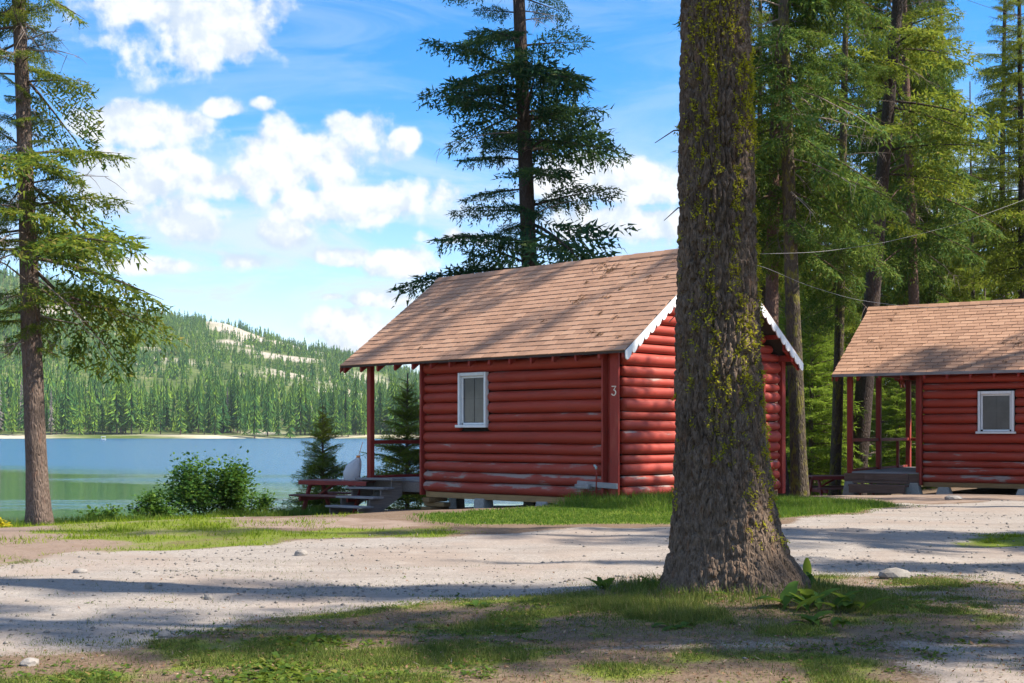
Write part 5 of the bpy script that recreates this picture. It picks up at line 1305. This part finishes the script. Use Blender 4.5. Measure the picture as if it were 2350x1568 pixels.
def weeds():
    """low broad-leaved weeds: rosettes of small leaves"""
    rng = np.random.default_rng(15)
    def pr(x, y):
        g = soft(x, y, P_ROAD, 0.3, 4)
        p = np.maximum(soft(x, y, P_WEED, 0.35, 4) * (0.04 + 0.96 * sstep(0.48, 0.60, fbm(x * 1.6 + 7, y * 1.6, o=4))), 0.30 * sstep(0.50, 0.66, fbm(x * 1.4 + 57, y * 1.4, o=4)))
        return p * (1 - 0.98 * g) * (np.abs(x) < y * 0.42 + 0.3) * (1 - soft(x, y, P_PATH2, 0.3, 4)) * (1 - 0.8 * soft(x, y, P_PATH3, 0.2, 4)) * (np.hypot(x - BT[0], y - BT[1]) > 0.6)
    x, y, lf = rej(rng, 1900, (-5, 6, 6.2, 12.0), pr)
    qs = []
    z = H(x, y)
    for i in range(len(x)):
        m = rng.integers(3, 7); s = rng.uniform(0.5, 1.25) * (0.5 + 0.5 * lf[i])
        for k in range(m):
            a = rng.uniform(0, 6.28); el_ = rng.uniform(0.1, 0.8); d = np.array((math.cos(a) * math.cos(el_), math.sin(a) * math.cos(el_), math.sin(el_))); sd = np.array((-math.sin(a), math.cos(a), rng.normal(0, 0.25))); u = np.cross(d, sd)
            l = 0.052 * s * rng.uniform(0.6, 1.4); wd = l * rng.uniform(0.20, 0.36); o = np.array((x[i], y[i], z[i])) + np.append(rng.normal(0, 0.022, 2), 0.004)
            qs.append([o, o + d * l * 0.55 + sd * wd - u * 0.0, o + d * l + np.array((0, 0, -0.25 * l)), o + d * l * 0.55 - sd * wd])
    q = np.array(qs)
    tag(mobj('low_weeds', np_mesh('low_weeds', q.reshape(-1, 3), [np.arange(len(q) * 4).reshape(-1, 4)], M['clover'])), 'low broad-leaved weeds spread over the foreground', 'weeds', kind='stuff')
weeds()

def flat_bits(name, label, cat, n, bounds, prob, size, mat, seed, tilt=0.35, aspect=0.5):
    rng = np.random.default_rng(seed); x, y, lf = rej(rng, n, bounds, prob); n = len(x); z = H(x, y)
    a = rng.uniform(0, 6.28, n); d = np.stack([np.cos(a), np.sin(a), rng.normal(0, tilt, n)], 1); s = np.stack([-np.sin(a), np.cos(a), rng.normal(0, tilt, n)], 1)
    l = (size * rng.uniform(0.4, 1.3, n))[:, None]; C = np.stack([x, y, z + 0.012], 1)
    q = np.stack([C - d * l, C + s * l * aspect, C + d * l, C - s * l * aspect], 1)
    tag(mobj(name, np_mesh(name, q.reshape(-1, 3), [np.arange(n * 4).reshape(-1, 4)], mat)), label, cat, kind='stuff')
inn = lambda x, y: (np.abs(x) < y * 0.42 + 0.3)
flat_bits('leaf_litter', 'brown fallen leaves and needles on the bare earth', 'leaf litter', 6000, (-5, 6, 6.2, 13), lambda x, y: inn(x, y) * (1 - 0.93 * soft(x, y, P_ROAD, 0.3, 4)) * (0.25 + 0.75 * sstep(0.4, 0.6, fbm(x * 0.8 + 90, y * 0.8, o=3))), 0.013, M['litter'], 18)
flat_bits('fallen_twigs', 'thin fallen twigs and needles strewn over drive and grass', 'twigs', 1500, (-6, 8, 6.2, 17), lambda x, y: inn(x, y) * (0.15 + 0.85 * sstep(0.45, 0.62, fbm(x * 0.6 + 30, y * 0.6, o=3))), 0.055, M['twig'], 28, 0.12, 0.06)
def stones(name, label, n, bounds, prob, smin, smax, seed):
    rng = np.random.default_rng(seed); x, y, lf = rej(rng, n, bounds, prob); n = len(x); z = H(x, y)
    base = np.array([(1, 0, 0), (-0.9, 0.2, 0), (0.1, 1, 0), (0, -0.9, 0.1), (0.1, 0, 0.7), (0, 0, -0.5)], float); tri = np.array([(0, 2, 4), (2, 1, 4), (1, 3, 4), (3, 0, 4), (2, 0, 5), (1, 2, 5), (3, 1, 5), (0, 3, 5)])
    s = smin + (smax - smin) * rng.uniform(0, 1, n) ** 5; a = rng.uniform(0, 6.28, n)
    P = base[None] * rng.uniform(0.6, 1.3, (n, 6, 3)) * s[:, None, None]
    X = P[..., 0] * np.cos(a)[:, None] - P[..., 1] * np.sin(a)[:, None] + x[:, None]; Y = P[..., 0] * np.sin(a)[:, None] + P[..., 1] * np.cos(a)[:, None] + y[:, None]; Z = P[..., 2] + z[:, None] + s[:, None] * 0.15
    tag(mobj(name, np_mesh(name, np.stack([X, Y, Z], -1).reshape(-1, 3), [(np.arange(n)[:, None, None] * 6 + tri[None]).reshape(-1, 3)], M['rock'])), label, 'gravel', kind='stuff')
stones('gravel', 'loose grey stones scattered over the drive', 5200, (-9, 12, 7, 24), lambda x, y: inn(x, y) * (soft(x, y, P_ROAD, 0.3, 4) * (0.15 + 0.85 * sstep(0.45, 0.65, fbm(x * 0.7, y * 0.9, o=3))) + 0.02) * np.clip(11 / y, 0, 1) ** 2, 0.004, 0.026, 19)

# single rocks
def rock(label, xp, yp, s, seed):
    rng = np.random.default_rng(seed); p = G(xp, yp); bm = bmesh.new(); bmesh.ops.create_icosphere(bm, subdivisions=2, radius=1.0)
    for v_ in bm.verts:
        c = v_.co; k = 1 + 0.55 * (float(fbm(np.array([c.x * 1.6 + seed]), np.array([c.y * 1.6]), np.array([c.z * 1.6]), o=3)[0]) - 0.5); v_.co = Vector((c.x * k * s[0], c.y * k * s[1], c.z * k * s[2]))
    me = bpy.data.meshes.new('rock'); bm.to_mesh(me); bm.free(); me.materials.append(M['rock'])
    tag(mobj('rock', me, None, (p[0], p[1], p[2] + s[2] * 0.35)), label, 'rock', 'single rocks')
for i, (lb, xp, yp, s) in enumerate([('pale flat rock on the dry grass right of the old tree', 2055, 1328, (0.16, 0.10, 0.07)), ('pale stone half buried at the lower left corner', 68, 1526, (0.055, 0.05, 0.03)), ('whitish stone on the sunlit drive below the lawn strip', 690, 1275, (0.07, 0.05, 0.05)),
                                 ('small pointed stone in the middle of the drive on the left', 340, 1431 - 80, (0.035, 0.03, 0.04)), ('pale flat rock on the sandy ground before the right cabin', 2187, 1147, (0.17, 0.12, 0.06)), ('grey stone on the shaded near edge of the drive', 378, 1462, (0.045, 0.035, 0.03)),
                                 ('small stone on the shadow edge in the middle of the drive', 480, 1376, (0.04, 0.035, 0.03)), ('low stone by the left end of the drive', 185, 1315, (0.07, 0.05, 0.035)), ('flat grey stone left of the old tree roots', 1090, 1362, (0.04, 0.035, 0.03))]):
    rock(lb, xp, yp, s, i + 1)

# dock plants: broad upright leaves
def dock(label, xp, yp, n, l, up, seed, spread=0.05, a0=0.0):
    rng = np.random.default_rng(seed); p = G(xp, yp); t_ = thing('dock_plant', label, 'plant', (p[0], p[1], p[2] - 0.005), 0, 'broad-leaved plants round the old tree')
    for k in range(n):
        a = a0 + 2 * math.pi * k / n + rng.uniform(-0.5, 0.5); L = l * rng.uniform(0.65, 1.15); e0 = up * rng.uniform(0.75, 1.2); mb = MB(); o = np.append(rng.normal(0, spread, 2), 0.0); seg = 7; wv = rng.uniform(0, 6)
        x_, z_ = 0.0, 0.0; rows_ = []
        for s in range(seg + 1):
            f = s / seg; ang = e0 - 1.1 * f * (1.5 - e0); wd = L * 0.17 * (0.10 + math.sin(math.pi * min(1, f * 0.92 + 0.04)) ** 0.8 * (1 if f > 0.18 else 0.25))
            rows_.append((x_, z_, wd, ang)); x_ += math.cos(ang) * L / seg; z_ += math.sin(ang) * L / seg
        for (x_, z_, wd, ang) in rows_:
            for q, h_ in ((-1, 0.35), (0, 0), (1, 0.35)):
                yy = q * wd * (1 + 0.15 * math.sin(x_ * 60 + wv + q)); lift = abs(q) * wd * h_
                px_ = x_ - math.sin(ang) * lift; pz_ = z_ + math.cos(ang) * lift
                mb.v.append((o[0] + px_ * math.cos(a) - yy * math.sin(a), o[1] + px_ * math.sin(a) + yy * math.cos(a), pz_))
        for s in range(seg):
            for q in (0, 1): b = s * 3 + q; mb.f.append((b, b + 1, b + 4, b + 3))
        mb.obj('leaf', M['dock'], t_, smooth=True)
dock('spiky dock plant at the near edge of the drive left of the old tree', 1385, 1352, 9, 0.17, 0.9, 1)
dock('dock plant with one upright leaf at the left root of the old tree', 1505, 1352, 4, 0.17, 1.0, 2)
dock('tall pale upright leaf just right of the old tree', 1855, 1332, 1, 0.27, 1.42, 3, 0.02, 1.5)
dock('dark broad leaves behind the tall pale leaf', 1830, 1345, 6, 0.15, 0.9, 4)
dock('largest dock clump right of the old tree, left half', 1860, 1400, 13, 0.25, 0.85, 5, 0.11)
dock('largest dock clump right of the old tree, right half', 1915, 1398, 12, 0.25, 0.8, 6, 0.11)
dock('lowest part of the dock clump right of the old tree', 1880, 1432, 10, 0.18, 0.7, 7, 0.09)
dock('pair of leaves in the grass before the old tree', 1625, 1365, 2, 0.14, 0.6, 8, 0.02)
dock('flat dock rosette in the shaded grass before the old tree', 1560, 1440, 8, 0.15, 0.45, 9, 0.05)
dock('small rosette in the sun patch near the middle foreground', 1110, 1392, 7, 0.12, 0.6, 10, 0.04)
dock('rosette with upright leaf in the middle foreground', 1180, 1440, 6, 0.12, 0.8, 11, 0.05)
dock('rosette right of the path in the dry grass', 2090, 1395, 7, 0.12, 0.5, 12, 0.05)

# ------------------------------------------------------------------ overhead cables
def cable(label, pts, r=0.004):
    P = [Vector(p) for p in pts]; path = []
    for i in range(len(P) - 1):
        for k in range(8): path.append(P[i].lerp(P[i + 1], k / 8))
    path.append(P[-1])
    for _ in range(6):
        path = [path[0]] + [(path[i - 1] + path[i] * 2 + path[i + 1]) / 4 for i in range(1, len(path) - 1)] + [path[-1]]
    o = MB().tube([tuple(p) for p in path], r, 6, True).obj('overhead_cable', M['wire'], smooth=True)
    tag(o, label, 'cable', 'overhead cables')
gxp, gyp = c_local(C1, RZ1, 2.15, -0.05)
cable('upper cable rising from the old tree to the right edge', [(gxp, gyp, 4.75), at(1735, 583, 25.5), at(1870, 580, 26), at(2020, 560, 27), at(2200, 515, 28), at(2400, 440, 29)])
cable('lower cable sagging from the old tree to the right cabin ridge', [(gxp + 0.1, gyp, 4.62), at(1735, 604, 25.5), at(1850, 655, 28), at(1960, 688, 30), at(2080, 704, 31.5), at(2200, 708, 32), at(2400, 694, 32)])
cable('cable crossing the sky in the upper right corner', [at(2150, -30, 24), at(2230, 5, 24), at(2350, 42, 24), at(2420, 70, 24)])

# ------------------------------------------------------------------ air
hzm, t = new_mat('haze_air'); 
pv = t.add('ShaderNodeVolumePrincipled'); pv.inputs['Color'].default_value = (0.82, 0.90, 1.0, 1); pv.inputs['Density'].default_value = 0.00010; pv.inputs['Anisotropy'].default_value = 0.2
oo = t.add('ShaderNodeOutputMaterial'); t.link(pv.outputs[0], oo.inputs['Volume'])
mb = MB(); mb.box((200, 1050, 195), (4200, 2700, 410)); hz = mb.obj('haze', hzm); tag(hz, 'thin summer haze over the lake and hill', 'haze', kind='stuff')
